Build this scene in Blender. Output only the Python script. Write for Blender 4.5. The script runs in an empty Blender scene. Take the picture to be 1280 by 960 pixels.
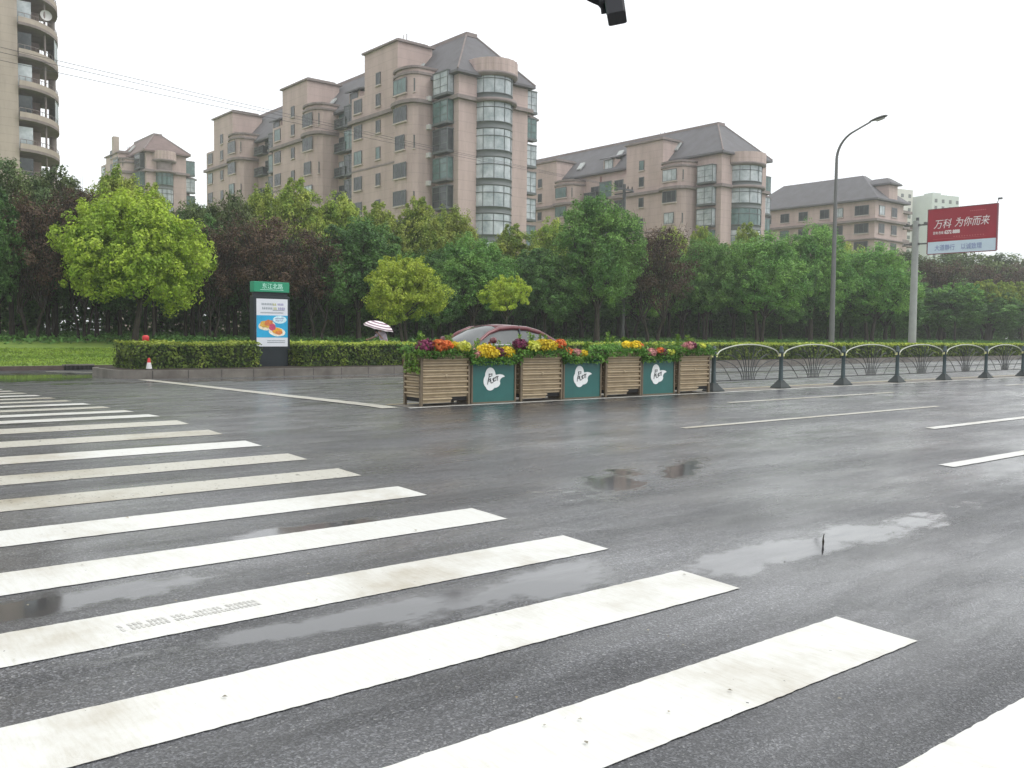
import bpy, math, random
import numpy as np
from mathutils import Vector, Matrix
R = math.radians
random.seed(7)
sc = bpy.context.scene
col = sc.collection

# ------------------------------------------------------------------ camera
YAW, PITCH, ROLL = R(39.93), R(3.13), R(0.59)
cam_d = bpy.data.cameras.new('camera')
cam = bpy.data.objects.new('camera', cam_d)
col.objects.link(cam)
cam_d.sensor_width = 36.0
cam_d.lens = 1153.5 / 1280 * 36
cam_d.clip_start = 0.05
cam_d.clip_end = 3000
F0 = Vector((math.sin(YAW), math.cos(YAW), 0))
R0 = Vector((math.cos(YAW), -math.sin(YAW), 0))
UZ = Vector((0, 0, 1))
FW = F0 * math.cos(PITCH) - UZ * math.sin(PITCH)
UP = UZ * math.cos(PITCH) + F0 * math.sin(PITCH)
RT = R0 * math.cos(ROLL) + UP * math.sin(ROLL)
UP2 = -R0 * math.sin(ROLL) + UP * math.cos(ROLL)
m = Matrix((RT, UP2, -FW)).transposed().to_4x4()
m.translation = (0, 0, 1.6)
cam.matrix_world = m
sc.camera = cam

# ------------------------------------------------------------------ world, sun, exposure
SUN_EL, SUN_AZ = R(52), R(150)
w = bpy.data.worlds.new('World')
sc.world = w
w.use_nodes = True
nt = w.node_tree
nt.nodes.clear()
out = nt.nodes.new('ShaderNodeOutputWorld')
sky = nt.nodes.new('ShaderNodeTexSky')
sky.sky_type = 'NISHITA'
sky.sun_disc = False
sky.sun_elevation = SUN_EL
sky.sun_rotation = SUN_AZ
sky.dust_density = 4
sky.air_density = 1
hs = nt.nodes.new('ShaderNodeHueSaturation')
hs.inputs['Saturation'].default_value = 0.12
bg1 = nt.nodes.new('ShaderNodeBackground')
bg1.inputs['Strength'].default_value = 0.07
nt.links.new(sky.outputs[0], hs.inputs['Color'])
nt.links.new(hs.outputs[0], bg1.inputs[0])
tc = nt.nodes.new('ShaderNodeTexCoord')
sep = nt.nodes.new('ShaderNodeSeparateXYZ')
nt.links.new(tc.outputs['Generated'], sep.inputs[0])
mp = nt.nodes.new('ShaderNodeMapping')
mp.inputs['Scale'].default_value = (1.0, 1.0, 2.6)
nz = nt.nodes.new('ShaderNodeTexNoise')
nz.inputs['Scale'].default_value = 2.1
nz.inputs['Detail'].default_value = 4
nt.links.new(tc.outputs['Generated'], mp.inputs[0])
nt.links.new(mp.outputs[0], nz.inputs['Vector'])
ramp = nt.nodes.new('ShaderNodeValToRGB')
ramp.color_ramp.elements[0].position = 0.0
ramp.color_ramp.elements[0].color = (0.90, 0.925, 0.95, 1)
ramp.color_ramp.elements[1].position = 0.85
ramp.color_ramp.elements[1].color = (1.0, 1.0, 1.0, 1)
nt.links.new(sep.outputs['Z'], ramp.inputs[0])
mix = nt.nodes.new('ShaderNodeMix')
mix.data_type = 'RGBA'
mix.blend_type = 'MULTIPLY'
mix.inputs[0].default_value = 0.22
nt.links.new(ramp.outputs[0], mix.inputs[6])
r2 = nt.nodes.new('ShaderNodeValToRGB')
r2.color_ramp.elements[0].position = 0.35
r2.color_ramp.elements[0].color = (0.62, 0.64, 0.68, 1)
r2.color_ramp.elements[1].position = 0.62
r2.color_ramp.elements[1].color = (1, 1, 1, 1)
nt.links.new(nz.outputs[0], r2.inputs[0])
nt.links.new(r2.outputs[0], mix.inputs[7])
bg2 = nt.nodes.new('ShaderNodeBackground')
bg2.inputs['Strength'].default_value = 1.15
nt.links.new(mix.outputs[2], bg2.inputs[0])
add = nt.nodes.new('ShaderNodeAddShader')
nt.links.new(bg1.outputs[0], add.inputs[0])
nt.links.new(bg2.outputs[0], add.inputs[1])
nt.links.new(add.outputs[0], out.inputs[0])

sun_d = bpy.data.lights.new('sun', 'SUN')
sun_d.energy = 0.5
sun_d.angle = R(25)
sun_d.color = (1.0, 0.97, 0.92)
sun = bpy.data.objects.new('sun', sun_d)
col.objects.link(sun)
# azimuth measured like the Sky Texture: direction towards the sun
sd = Vector((math.sin(SUN_AZ) * math.cos(SUN_EL), math.cos(SUN_AZ) * math.cos(SUN_EL), math.sin(SUN_EL)))
sun.rotation_euler = (sd).to_track_quat('Z', 'Y').to_euler()
sun.location = (0, 0, 60)

sc.view_settings.view_transform = 'Standard'
sc.view_settings.look = 'None'
sc.view_settings.gamma = 1
sc.view_settings.exposure = 0.0
sc.view_settings.use_curve_mapping = False
sc.cycles.max_bounces = 6
sc.cycles.volume_bounces = 1
sc.cycles.transparent_max_bounces = 12

# ------------------------------------------------------------------ helpers
def tag(o, label=None, cat=None, group=None, kind=None):
    if label: o['label'] = label
    if cat: o['category'] = cat
    if group: o['group'] = group
    if kind: o['kind'] = kind
    return o

def thing(name, label, cat, loc=(0, 0, 0), rz=0.0, group=None):
    o = bpy.data.objects.new(name, None)
    col.objects.link(o)
    o.location = loc
    o.rotation_euler = (0, 0, rz)
    o.empty_display_size = 0.3
    return tag(o, label, cat, group)

def link(name, me, parent=None, loc=None, rz=None):
    o = bpy.data.objects.new(name, me)
    col.objects.link(o)
    if parent: o.parent = parent
    if loc is not None: o.location = loc
    if rz is not None: o.rotation_euler = (0, 0, rz)
    return o

def copy_tree(o, parent=None):
    c = o.copy()
    col.objects.link(c)
    if parent: c.parent = parent
    for ch in list(o.children):
        copy_tree(ch, c)
    return c

class MB:
    """collects faces and links them as one mesh object"""
    def __init__(s):
        s.v = []; s.f = []; s.sm = []
    def add(s, vs, fs, smooth=False):
        b = len(s.v)
        s.v += [tuple(p) for p in vs]
        s.f += [tuple(i + b for i in f) for f in fs]
        s.sm += [smooth] * len(fs)
        return s
    def box(s, x0, x1, y0, y1, z0, z1):
        return s.add([(x0, y0, z0), (x1, y0, z0), (x1, y1, z0), (x0, y1, z0), (x0, y0, z1), (x1, y0, z1), (x1, y1, z1), (x0, y1, z1)],
                     [(0, 3, 2, 1), (4, 5, 6, 7), (0, 1, 5, 4), (1, 2, 6, 5), (2, 3, 7, 6), (3, 0, 4, 7)])
    def cbox(s, x0, x1, y0, y1, z0, z1, c=0.01):
        """box with chamfered vertical and top edges"""
        def ring(d, z): return [(x0 + d + 0, y0, z), (x1 - d, y0, z), (x1, y0 + d, z), (x1, y1 - d, z), (x1 - d, y1, z), (x0 + d, y1, z), (x0, y1 - d, z), (x0, y0 + d, z)]
        a = ring(c, z0); b = ring(c, z1 - c)
        t = [(x0 + c, y0 + c, z1), (x1 - c, y0 + c, z1), (x1 - c, y0 + c, z1), (x1 - c, y1 - c, z1), (x1 - c, y1 - c, z1), (x0 + c, y1 - c, z1), (x0 + c, y1 - c, z1), (x0 + c, y0 + c, z1)]
        vs = a + b + [t[0], t[1], t[3], t[5]]
        fs = [(i, (i + 1) % 8, 8 + (i + 1) % 8, 8 + i) for i in range(8)]
        fs += [tuple(reversed(range(8))), (16, 17, 18, 19), (8, 9, 17, 16), (9, 10, 17), (10, 11, 18, 17), (11, 12, 18), (12, 13, 19, 18), (13, 14, 19), (14, 15, 16, 19), (15, 8, 16)]
        return s.add(vs, fs)
    def prism(s, poly, z0, z1, smooth=False):
        n = len(poly)
        s.add([(p[0], p[1], z0) for p in poly] + [(p[0], p[1], z1) for p in poly],
              [tuple(reversed(range(n))), tuple(range(n, 2 * n))])
        s.add([(p[0], p[1], z0) for p in poly] + [(p[0], p[1], z1) for p in poly],
              [(i, (i + 1) % n, n + (i + 1) % n, n + i) for i in range(n)], smooth)
        return s
    def plate(s, poly, axis, a, b):
        """polygon given in two coordinates, extruded along axis 'x' or 'y' from a to b"""
        n = len(poly)
        f = (lambda p, t: (t, p[0], p[1])) if axis == 'x' else (lambda p, t: (p[0], t, p[1]))
        return s.add([f(p, a) for p in poly] + [f(p, b) for p in poly],
                     [tuple(reversed(range(n))), tuple(range(n, 2 * n))] + [(i, (i + 1) % n, n + (i + 1) % n, n + i) for i in range(n)])
    def tube(s, pts, r, seg=8, smooth=True, cap=True):
        pts = [Vector(p) for p in pts]
        rs = r if isinstance(r, (list, tuple)) else [r] * len(pts)
        vs = []; fs = []
        n = len(pts)
        ref = None
        for i, p in enumerate(pts):
            d = (pts[min(i + 1, n - 1)] - pts[max(i - 1, 0)])
            if d.length < 1e-9: d = Vector((0, 0, 1))
            d.normalize()
            if ref is None:
                ref = Vector((0, 0, 1)) if abs(d.z) < .9 else Vector((1, 0, 0))
            u = d.cross(ref)
            if u.length < 1e-4: u = d.cross(Vector((.3, 1, .2)))
            u.normalize(); v = d.cross(u).normalized(); ref = u.cross(d)
            for k in range(seg):
                a = 2 * math.pi * k / seg
                vs.append(p + (u * math.cos(a) + v * math.sin(a)) * rs[i])
        for i in range(n - 1):
            for k in range(seg):
                k2 = (k + 1) % seg
                fs.append((i * seg + k, i * seg + k2, (i + 1) * seg + k2, (i + 1) * seg + k))
        s.add(vs, fs, smooth)
        if cap:
            s.add(vs[:seg], [tuple(range(seg))[::-1]])
            s.add(vs[-seg:], [tuple(range(seg))])
        return s
    def lathe(s, prof, c=(0, 0, 0), seg=20, smooth=True):
        vs = []; fs = []
        n = len(prof)
        for (r, z) in prof:
            for k in range(seg):
                a = 2 * math.pi * k / seg
                vs.append((c[0] + r * math.cos(a), c[1] + r * math.sin(a), c[2] + z))
        for i in range(n - 1):
            for k in range(seg):
                k2 = (k + 1) % seg
                fs.append((i * seg + k, i * seg + k2, (i + 1) * seg + k2, (i + 1) * seg + k))
        return s.add(vs, fs, smooth)
    def mesh(s, name, mat):
        me = bpy.data.meshes.new(name)
        me.from_pydata(s.v, [], s.f)
        me.polygons.foreach_set('use_smooth', s.sm)
        if mat: me.materials.append(mat)
        me.update()
        return me
    def build(s, name, mat, parent=None, loc=None, rz=None):
        return link(name, s.mesh(name, mat), parent, loc, rz)

def lin(c):  # 0-255 sRGB to linear
    r = []
    for x in c:
        x /= 255
        r.append(x / 12.92 if x <= .04045 else ((x + .055) / 1.055) ** 2.4)
    return tuple(r)

def mat(name, c, rough=.6, metal=0.0, var=0.0, scale=3.0, bump=0.0, bscale=40.0, c2=None, spec=None, trans=0.0, coat=0.0, alpha=None):
    """Principled material with a noise-driven second colour and optional bump"""
    mt = bpy.data.materials.new(name)
    mt.use_nodes = True
    n = mt.node_tree
    b = n.nodes['Principled BSDF']
    b.inputs['Roughness'].default_value = rough
    b.inputs['Metallic'].default_value = metal
    if spec is not None: b.inputs['Specular IOR Level'].default_value = spec
    if trans: b.inputs['Transmission Weight'].default_value = trans
    if coat: b.inputs['Coat Weight'].default_value = coat; b.inputs['Coat Roughness'].default_value = .08
    if var or c2:
        t = n.nodes.new('ShaderNodeTexCoord')
        z = n.nodes.new('ShaderNodeTexNoise')
        z.inputs['Scale'].default_value = scale
        z.inputs['Detail'].default_value = 6
        z.inputs['Roughness'].default_value = .65
        n.links.new(t.outputs['Object'], z.inputs['Vector'])
        rp = n.nodes.new('ShaderNodeValToRGB')
        rp.color_ramp.elements[0].position = .32
        rp.color_ramp.elements[1].position = .68
        a = c2 if c2 else tuple(x * (1 - var) for x in c)
        bb = c if c2 else tuple(min(1, x * (1 + var)) for x in c)
        rp.color_ramp.elements[0].color = (*a, 1)
        rp.color_ramp.elements[1].color = (*bb, 1)
        n.links.new(z.outputs[0], rp.inputs[0])
        n.links.new(rp.outputs[0], b.inputs['Base Color'])
    else:
        b.inputs['Base Color'].default_value = (*c, 1)
    if bump:
        t = n.nodes.new('ShaderNodeTexCoord')
        z = n.nodes.new('ShaderNodeTexNoise')
        z.inputs['Scale'].default_value = bscale
        z.inputs['Detail'].default_value = 4
        n.links.new(t.outputs['Object'], z.inputs['Vector'])
        bp = n.nodes.new('ShaderNodeBump')
        bp.inputs['Strength'].default_value = bump
        bp.inputs['Distance'].default_value = .02
        n.links.new(z.outputs[0], bp.inputs['Height'])
        n.links.new(bp.outputs[0], b.inputs['Normal'])
    return mt

def leafmat(name, ca, cb, cc=None, nscale=.55, trans=.35, jitter=.5):
    """leaf material: clump-scale noise picks between two greens, each leaf differs a little, each tree too"""
    mt = bpy.data.materials.new(name)
    mt.use_nodes = True
    n = mt.node_tree
    n.nodes.clear()
    o = n.nodes.new('ShaderNodeOutputMaterial')
    t = n.nodes.new('ShaderNodeTexCoord')
    z = n.nodes.new('ShaderNodeTexNoise'); z.inputs['Scale'].default_value = nscale; z.inputs['Detail'].default_value = 3
    oi = n.nodes.new('ShaderNodeObjectInfo')
    vm = n.nodes.new('ShaderNodeVectorMath'); vm.operation = 'ADD'
    cmb = n.nodes.new('ShaderNodeCombineXYZ')
    ml = n.nodes.new('ShaderNodeMath'); ml.operation = 'MULTIPLY'; ml.inputs[1].default_value = 37.0
    n.links.new(oi.outputs['Random'], ml.inputs[0])
    n.links.new(ml.outputs[0], cmb.inputs[0])
    n.links.new(t.outputs['Object'], vm.inputs[0]); n.links.new(cmb.outputs[0], vm.inputs[1])
    n.links.new(vm.outputs[0], z.inputs['Vector'])
    rp = n.nodes.new('ShaderNodeValToRGB')
    rp.color_ramp.elements[0].position = .36; rp.color_ramp.elements[0].color = (*ca, 1)
    rp.color_ramp.elements[1].position = .64; rp.color_ramp.elements[1].color = (*cb, 1)
    if cc:
        e = rp.color_ramp.elements.new(.76); e.color = (*cc, 1)
    n.links.new(z.outputs[0], rp.inputs[0])
    g = n.nodes.new('ShaderNodeNewGeometry')
    mr = n.nodes.new('ShaderNodeMapRange')
    mr.inputs['To Min'].default_value = 1 - jitter; mr.inputs['To Max'].default_value = 1 + jitter * .8
    n.links.new(g.outputs['Random Per Island'], mr.inputs[0])
    mr2 = n.nodes.new('ShaderNodeMapRange')
    mr2.inputs['To Min'].default_value = .82; mr2.inputs['To Max'].default_value = 1.2
    n.links.new(oi.outputs['Random'], mr2.inputs[0])
    mm = n.nodes.new('ShaderNodeMath'); mm.operation = 'MULTIPLY'
    n.links.new(mr.outputs[0], mm.inputs[0]); n.links.new(mr2.outputs[0], mm.inputs[1])
    hsv = n.nodes.new('ShaderNodeHueSaturation')
    n.links.new(rp.outputs[0], hsv.inputs['Color']); n.links.new(mm.outputs[0], hsv.inputs['Value'])
    b = n.nodes.new('ShaderNodeBsdfPrincipled')
    b.inputs['Roughness'].default_value = .5
    b.inputs['Specular IOR Level'].default_value = .25
    n.links.new(hsv.outputs[0], b.inputs['Base Color'])
    tr = n.nodes.new('ShaderNodeBsdfTranslucent')
    n.links.new(hsv.outputs[0], tr.inputs[0])
    mx = n.nodes.new('ShaderNodeMixShader'); mx.inputs[0].default_value = trans
    n.links.new(b.outputs[0], mx.inputs[1]); n.links.new(tr.outputs[0], mx.inputs[2])
    n.links.new(mx.outputs[0], o.inputs[0])
    return mt

def leaf_mesh(name, P, N, size, mt, rng, aspect=.55, fold=.25):
    """one rhombic folded leaf (2 triangles sharing the midrib) per point P with normal N"""
    n = len(P)
    a = rng.normal(size=(n, 3))
    a -= N * (a * N).sum(1)[:, None]
    a /= np.linalg.norm(a, axis=1)[:, None] + 1e-9
    b = np.cross(N, a)
    s = (size * rng.uniform(.65, 1.35, n))[:, None]
    V = np.empty((n, 4, 3))
    V[:, 0] = P - a * s * .5
    V[:, 1] = P + b * s * aspect * .5 + N * s * fold * .5
    V[:, 2] = P + a * s * .5
    V[:, 3] = P - b * s * aspect * .5 + N * s * fold * .5
    me = bpy.data.meshes.new(name)
    me.vertices.add(n * 4)
    me.vertices.foreach_set('co', V.reshape(-1))
    idx = np.arange(n)[:, None] * 4
    tri = np.concatenate([idx + [0, 1, 2], idx + [0, 2, 3]], 1).reshape(-1)
    me.loops.add(n * 6)
    me.loops.foreach_set('vertex_index', tri.astype(np.int32))
    me.polygons.add(n * 2)
    me.polygons.foreach_set('loop_start', (np.arange(n * 2) * 3).astype(np.int32))
    me.polygons.foreach_set('loop_total', np.full(n * 2, 3, np.int32))
    me.materials.append(mt)
    me.update(calc_edges=True)
    return me

KR = .0147
def row(n, x):          # world y of a point n metres across the road, x metres along it
    return n - KR * (x - 4.53)
def bearing_x(px, y):   # x where the line of sight through image column px crosses world line y
    return y * math.tan(YAW + math.atan((px - 640) / 1153.5))
def gz(n):              # cambered carriageways either side of the median
    P = [(-40, -.12), (-3, -.095), (12.5, .3975), (13.1, .3975), (26.6, .20), (34.2, .20)]
    if n <= P[0][0]: return P[0][1]
    for (a, za), (b, zb) in zip(P, P[1:]):
        if n <= b: return za + (zb - za) * (n - a) / (b - a)
    return .20
def lawn_z(y):
    pts = [(34.2, .34), (37, .50), (44, 1.0), (56, 1.25), (75, 1.25), (95, .3), (700, .3)]
    for (a, za), (b, zb) in zip(pts, pts[1:]):
        if y <= b: return za + (zb - za) * max(0, (y - a)) / (b - a)
    return .3
HAZE = .00068
# ------------------------------------------------------------------ materials of the setting
def asphalt():
    mt = bpy.data.materials.new('wet_asphalt')
    mt.use_nodes = True
    n = mt.node_tree; L = n.links
    b = n.nodes['Principled BSDF']
    tc = n.nodes.new('ShaderNodeTexCoord')
    def noise(scale, detail=3, rough=.6, sx=1, sy=1):
        mpn = n.nodes.new('ShaderNodeMapping'); mpn.inputs['Scale'].default_value = (sx, sy, 1)
        L.new(tc.outputs['Object'], mpn.inputs[0])
        z = n.nodes.new('ShaderNodeTexNoise'); z.inputs['Scale'].default_value = scale
        z.inputs['Detail'].default_value = detail; z.inputs['Roughness'].default_value = rough
        L.new(mpn.outputs[0], z.inputs['Vector']); return z.outputs[0]
    def mrange(x, a, c, lo=0, hi=1, smooth=True):
        r = n.nodes.new('ShaderNodeMapRange')
        if smooth: r.interpolation_type = 'SMOOTHSTEP'
        r.inputs['From Min'].default_value = a; r.inputs['From Max'].default_value = c
        r.inputs['To Min'].default_value = lo; r.inputs['To Max'].default_value = hi
        L.new(x, r.inputs[0]); return r.outputs[0]
    def math_(op, a, c):
        r = n.nodes.new('ShaderNodeMath'); r.operation = op
        for i, v in enumerate((a, c)):
            if isinstance(v, (int, float)): r.inputs[i].default_value = v
            else: L.new(v, r.inputs[i])
        return r.outputs[0]
    # stones: small voronoi cells of differing grey
    vo = n.nodes.new('ShaderNodeTexVoronoi'); vo.inputs['Scale'].default_value = 120
    L.new(tc.outputs['Object'], vo.inputs['Vector'])
    sepc = n.nodes.new('ShaderNodeSeparateColor'); L.new(vo.outputs['Color'], sepc.inputs[0])
    rp = n.nodes.new('ShaderNodeValToRGB')
    e = rp.color_ramp.elements
    e[0].position = 0; e[0].color = (.016, .018, .023, 1)
    e[1].position = 1; e[1].color = (.24, .24, .235, 1)
    for p, c in ((.45, .040), (.78, .088), (.975, .15)):
        k = e.new(p); k.color = (c * .97, c * 1.0, c * 1.09, 1)
    L.new(sepc.outputs[0], rp.inputs[0])
    sepx = n.nodes.new('ShaderNodeSeparateXYZ'); L.new(tc.outputs['Object'], sepx.inputs[0])
    seam = None
    for yy, ww in ((9.35, .014), (5.55, .012), (16.1, .03), (1.2, .012)):
        d_ = math_('ABSOLUTE', math_('SUBTRACT', math_('ADD', sepx.outputs['Y'], math_('MULTIPLY', noise(1.4, 5, .7, .8, .1), .16)), yy + .08), 0)
        s_ = mrange(d_, ww, ww * .3)
        seam = s_ if seam is None else math_('MAXIMUM', seam, s_)
    seam = math_('MULTIPLY', seam, mrange(noise(.8, 3, .6), .42, .55))
    patch = mrange(noise(.35, 5, .6, 1, 2.2), .35, .65, .8, 1.3)
    streak = math_('MULTIPLY', mrange(noise(.9, 5, .65, .18, 1.6), .3, .7, .72, 1.3), mrange(noise(6, 5, .75, .12, 1.5), .32, .68, .78, 1.25))
    mul = n.nodes.new('ShaderNodeVectorMath'); mul.operation = 'SCALE'
    L.new(rp.outputs[0], mul.inputs[0]); L.new(math_('MULTIPLY', math_('MULTIPLY', patch, streak), math_('SUBTRACT', 1.0, math_('MULTIPLY', seam, .6))), mul.inputs['Scale'])
    # puddles: ellipses with ragged edges, where the water lies flat
    puddles = [(3.4, 4.02, .9, .27, 0), (2.2, 4.12, .8, .14, -5), (6.1, 3.62, 1.9, .22, -1), (6.35, 6.1, .85, .34, 22),
               (7.5, 6.2, .85, .22, 25), (3.05, 5.95, .8, .13, 0), (1.1, 5.2, .75, .2, 0), (11, 3.6, 1.1, .3, 0), (6.0, 29.3, 3.2, 2.4, 0),
               (18, 5.2, 2.5, .4, 0), (14, 24.6, 7, .9, 0), (30, 25.2, 12, .8, 0)]
    wob = n.nodes.new('ShaderNodeTexNoise'); wob.inputs['Scale'].default_value = 1.7; wob.inputs['Detail'].default_value = 5; wob.inputs['Roughness'].default_value = .62
    L.new(tc.outputs['Object'], wob.inputs['Vector'])
    mask = None
    for (x, y, rx, ry, a) in puddles:
        mp_ = n.nodes.new('ShaderNodeMapping'); mp_.vector_type = 'TEXTURE'
        mp_.inputs['Location'].default_value = (x, y, gz(y)); mp_.inputs['Rotation'].default_value = (0, 0, R(a)); mp_.inputs['Scale'].default_value = (rx, ry, 1)
        L.new(tc.outputs['Object'], mp_.inputs[0])
        ln = n.nodes.new('ShaderNodeVectorMath'); ln.operation = 'LENGTH'
        L.new(mp_.outputs[0], ln.inputs[0])
        v = ln.outputs['Value']
        mask = v if mask is None else math_('MINIMUM', mask, v)
    f = math_('ADD', mask, math_('MULTIPLY', math_('SUBTRACT', wob.outputs[0], .5), 2.6))
    wob2 = noise(9, 4, .7, .45, 1.3)
    f = math_('ADD', f, math_('MULTIPLY', math_('SUBTRACT', wob2, .5), 1.3))
    pud = mrange(f, 1.30, .62)
    extra = mrange(noise(.55, 5, .62, .35, 1.3), .50, .70)        # thin film left in the ruts
    pud2 = math_('MAXIMUM', pud, math_('MULTIPLY', extra, .55))
    mixc = n.nodes.new('ShaderNodeMix'); mixc.data_type = 'RGBA'
    L.new(pud, mixc.inputs[0]); L.new(mul.outputs[0], mixc.inputs[6]); mixc.inputs[7].default_value = (.042, .044, .048, 1)
    L.new(mixc.outputs[2], b.inputs['Base Color'])
    rough = mrange(noise(1.1, 4, .6, .4, 1.4), .3, .7, .26, .44)
    rr = n.nodes.new('ShaderNodeMix'); rr.data_type = 'FLOAT'
    L.new(pud2, rr.inputs[0]); L.new(rough, rr.inputs[2]); rr.inputs[3].default_value = .06
    L.new(rr.outputs[0], b.inputs['Roughness'])
    b.inputs['Specular IOR Level'].default_value = .5
    # film of rain water lying over the stones
    cw = mrange(noise(.7, 5, .62, .4, 1.5), .34, .66, .08, .95)
    L.new(math_('MAXIMUM', cw, math_('MULTIPLY', pud, .6)), b.inputs['Coat Weight'])
    b.inputs['Coat IOR'].default_value = 1.46
    crx = n.nodes.new('ShaderNodeMix'); crx.data_type = 'FLOAT'; L.new(pud, crx.inputs[0]); L.new(mrange(noise(2.2, 4, .6, .5, 1.3), .3, .7, .16, .34), crx.inputs[2]); crx.inputs[3].default_value = .07
    L.new(crx.outputs[0], b.inputs['Coat Roughness'])
    fine = noise(130, 2, .6)
    bp = n.nodes.new('ShaderNodeBump'); bp.inputs['Distance'].default_value = .006
    L.new(math_('MULTIPLY', math_('SUBTRACT', 1.0, pud2), .6), bp.inputs['Strength'])
    L.new(math_('ADD', math_('MULTIPLY', vo.outputs['Distance'], .7), fine), bp.inputs['Height'])
    L.new(bp.outputs[0], b.inputs['Normal'])
    return mt

def paint(name, c, wear=.5, rough=.34):
    mt = bpy.data.materials.new(name)
    mt.use_nodes = True
    n = mt.node_tree; L = n.links
    b = n.nodes['Principled BSDF']
    tc = n.nodes.new('ShaderNodeTexCoord')
    def noise(s, d, sc_=(1, 1, 1)):
        mpn = n.nodes.new('ShaderNodeMapping'); mpn.inputs['Scale'].default_value = sc_
        L.new(tc.outputs['Object'], mpn.inputs[0])
        z = n.nodes.new('ShaderNodeTexNoise'); z.inputs['Scale'].default_value = s; z.inputs['Detail'].default_value = d; z.inputs['Roughness'].default_value = .65
        L.new(mpn.outputs[0], z.inputs['Vector']); return z.outputs[0]
    rp = n.nodes.new('ShaderNodeValToRGB')
    e = rp.color_ramp.elements
    e[0].position = .30; e[0].color = (c[0] * .68, c[1] * .63, c[2] * .55, 1)
    e[1].position = .5; e[1].color = (*c, 1)
    L.new(noise(.8, 6), rp.inputs[0])
    rp2 = n.nodes.new('ShaderNodeValToRGB')
    e = rp2.color_ramp.elements
    e[0].position = .36; e[0].color = (.92, .91, .88, 1); e[1].position = .55; e[1].color = (1, 1, 1, 1)
    L.new(noise(9, 5, (6, .8, 1)), rp2.inputs[0])
    mm = n.nodes.new('ShaderNodeMix'); mm.data_type = 'RGBA'; mm.blend_type = 'MULTIPLY'; mm.inputs[0].default_value = 1
    L.new(rp.outputs[0], mm.inputs[6]); L.new(rp2.outputs[0], mm.inputs[7])
    L.new(mm.outputs[2], b.inputs['Base Color'])
    b.inputs['Roughness'].default_value = rough
    bp = n.nodes.new('ShaderNodeBump'); bp.inputs['Strength'].default_value = .35; bp.inputs['Distance'].default_value = .004
    L.new(noise(90, 3), bp.inputs['Height']); L.new(bp.outputs[0], b.inputs['Normal'])
    # chips where the asphalt shows through
    al = n.nodes.new('ShaderNodeMapRange'); al.inputs['From Min'].default_value = .20 + .12 * wear; al.inputs['From Max'].default_value = .23 + .14 * wear
    L.new(noise(26, 6), al.inputs[0])
    L.new(al.outputs[0], b.inputs['Alpha'])
    return mt

M = {}
M['asphalt'] = asphalt()
M['paint'] = paint('white_road_paint', (.70, .71, .68), .6)
M['paint_old'] = paint('worn_road_paint', (.52, .51, .45), 1.05)
M['yellow_paint'] = paint('yellow_road_paint', (.52, .44, .26), 1.0)
M['kerb_plain'] = mat('wet_concrete', (.20, .185, .16), .55, c2=(.10, .088, .075), scale=2.5, bump=.3)
def kerb_mat():
    mt = mat('kerb_stones', (.20, .185, .16), .5, c2=(.09, .08, .068), scale=1.6, bump=.3)
    n = mt.node_tree; L = n.links; b = n.nodes['Principled BSDF']
    src = b.inputs['Base Color'].links[0].from_socket
    tc = n.nodes.new('ShaderNodeTexCoord'); sp = n.nodes.new('ShaderNodeSeparateXYZ'); L.new(tc.outputs['Object'], sp.inputs[0])
    f = n.nodes.new('ShaderNodeMath'); f.operation = 'FRACT'; L.new(sp.outputs['X'], f.inputs[0])
    l = n.nodes.new('ShaderNodeMath'); l.operation = 'LESS_THAN'; l.inputs[1].default_value = .025; L.new(f.outputs[0], l.inputs[0])
    mx = n.nodes.new('ShaderNodeMix'); mx.data_type = 'RGBA'; L.new(l.outputs[0], mx.inputs[0]); L.new(src, mx.inputs[6]); mx.inputs[7].default_value = (.03, .028, .024, 1)
    L.new(mx.outputs[2], b.inputs['Base Color'])
    return mt
M['kerb'] = kerb_mat()
M['grass'] = mat('lawn_grass', (.20, .30, .045), .8, c2=(.12, .20, .035), scale=1.6, bump=1.0, bscale=30)
M['soil'] = mat('damp_soil', (.045, .036, .026), .85, var=.4, scale=3, bump=.6)

# ------------------------------------------------------------------ ground
XS = [-120, -40, -10, 0, 5, 10, 20, 40, 80, 160, 320, 560]
def sheet(name, ns, xs, zf, m_, kind='structure', shear=True):
    vs = []; fs = []
    for n_ in ns:
        for x in xs:
            y = row(n_, x) if shear else n_
            vs.append((x, y, zf(n_, x)))
    c = len(xs)
    for i in range(len(ns) - 1):
        for j in range(c - 1):
            fs.append((i * c + j, i * c + j + 1, (i + 1) * c + j + 1, (i + 1) * c + j))
    b = MB(); b.add(vs, fs, True)
    o = b.build(name, m_)
    o['kind'] = kind
    return o
road = sheet('road', [-80, -40, -3, 12.5, 13.1, 26.6, 34.0], XS, lambda n_, x: gz(n_), M['asphalt'])
for p in road.data.polygons: p.use_smooth = False

# terrain far beyond, under everything
b = MB()
b.add([(-200, -120, -.6), (700, -120, -.6), (700, 700, -.6), (-200, 700, -.6)], [(0, 1, 2, 3)])
b.build('ground', M['soil'])['kind'] = 'structure'

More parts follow.
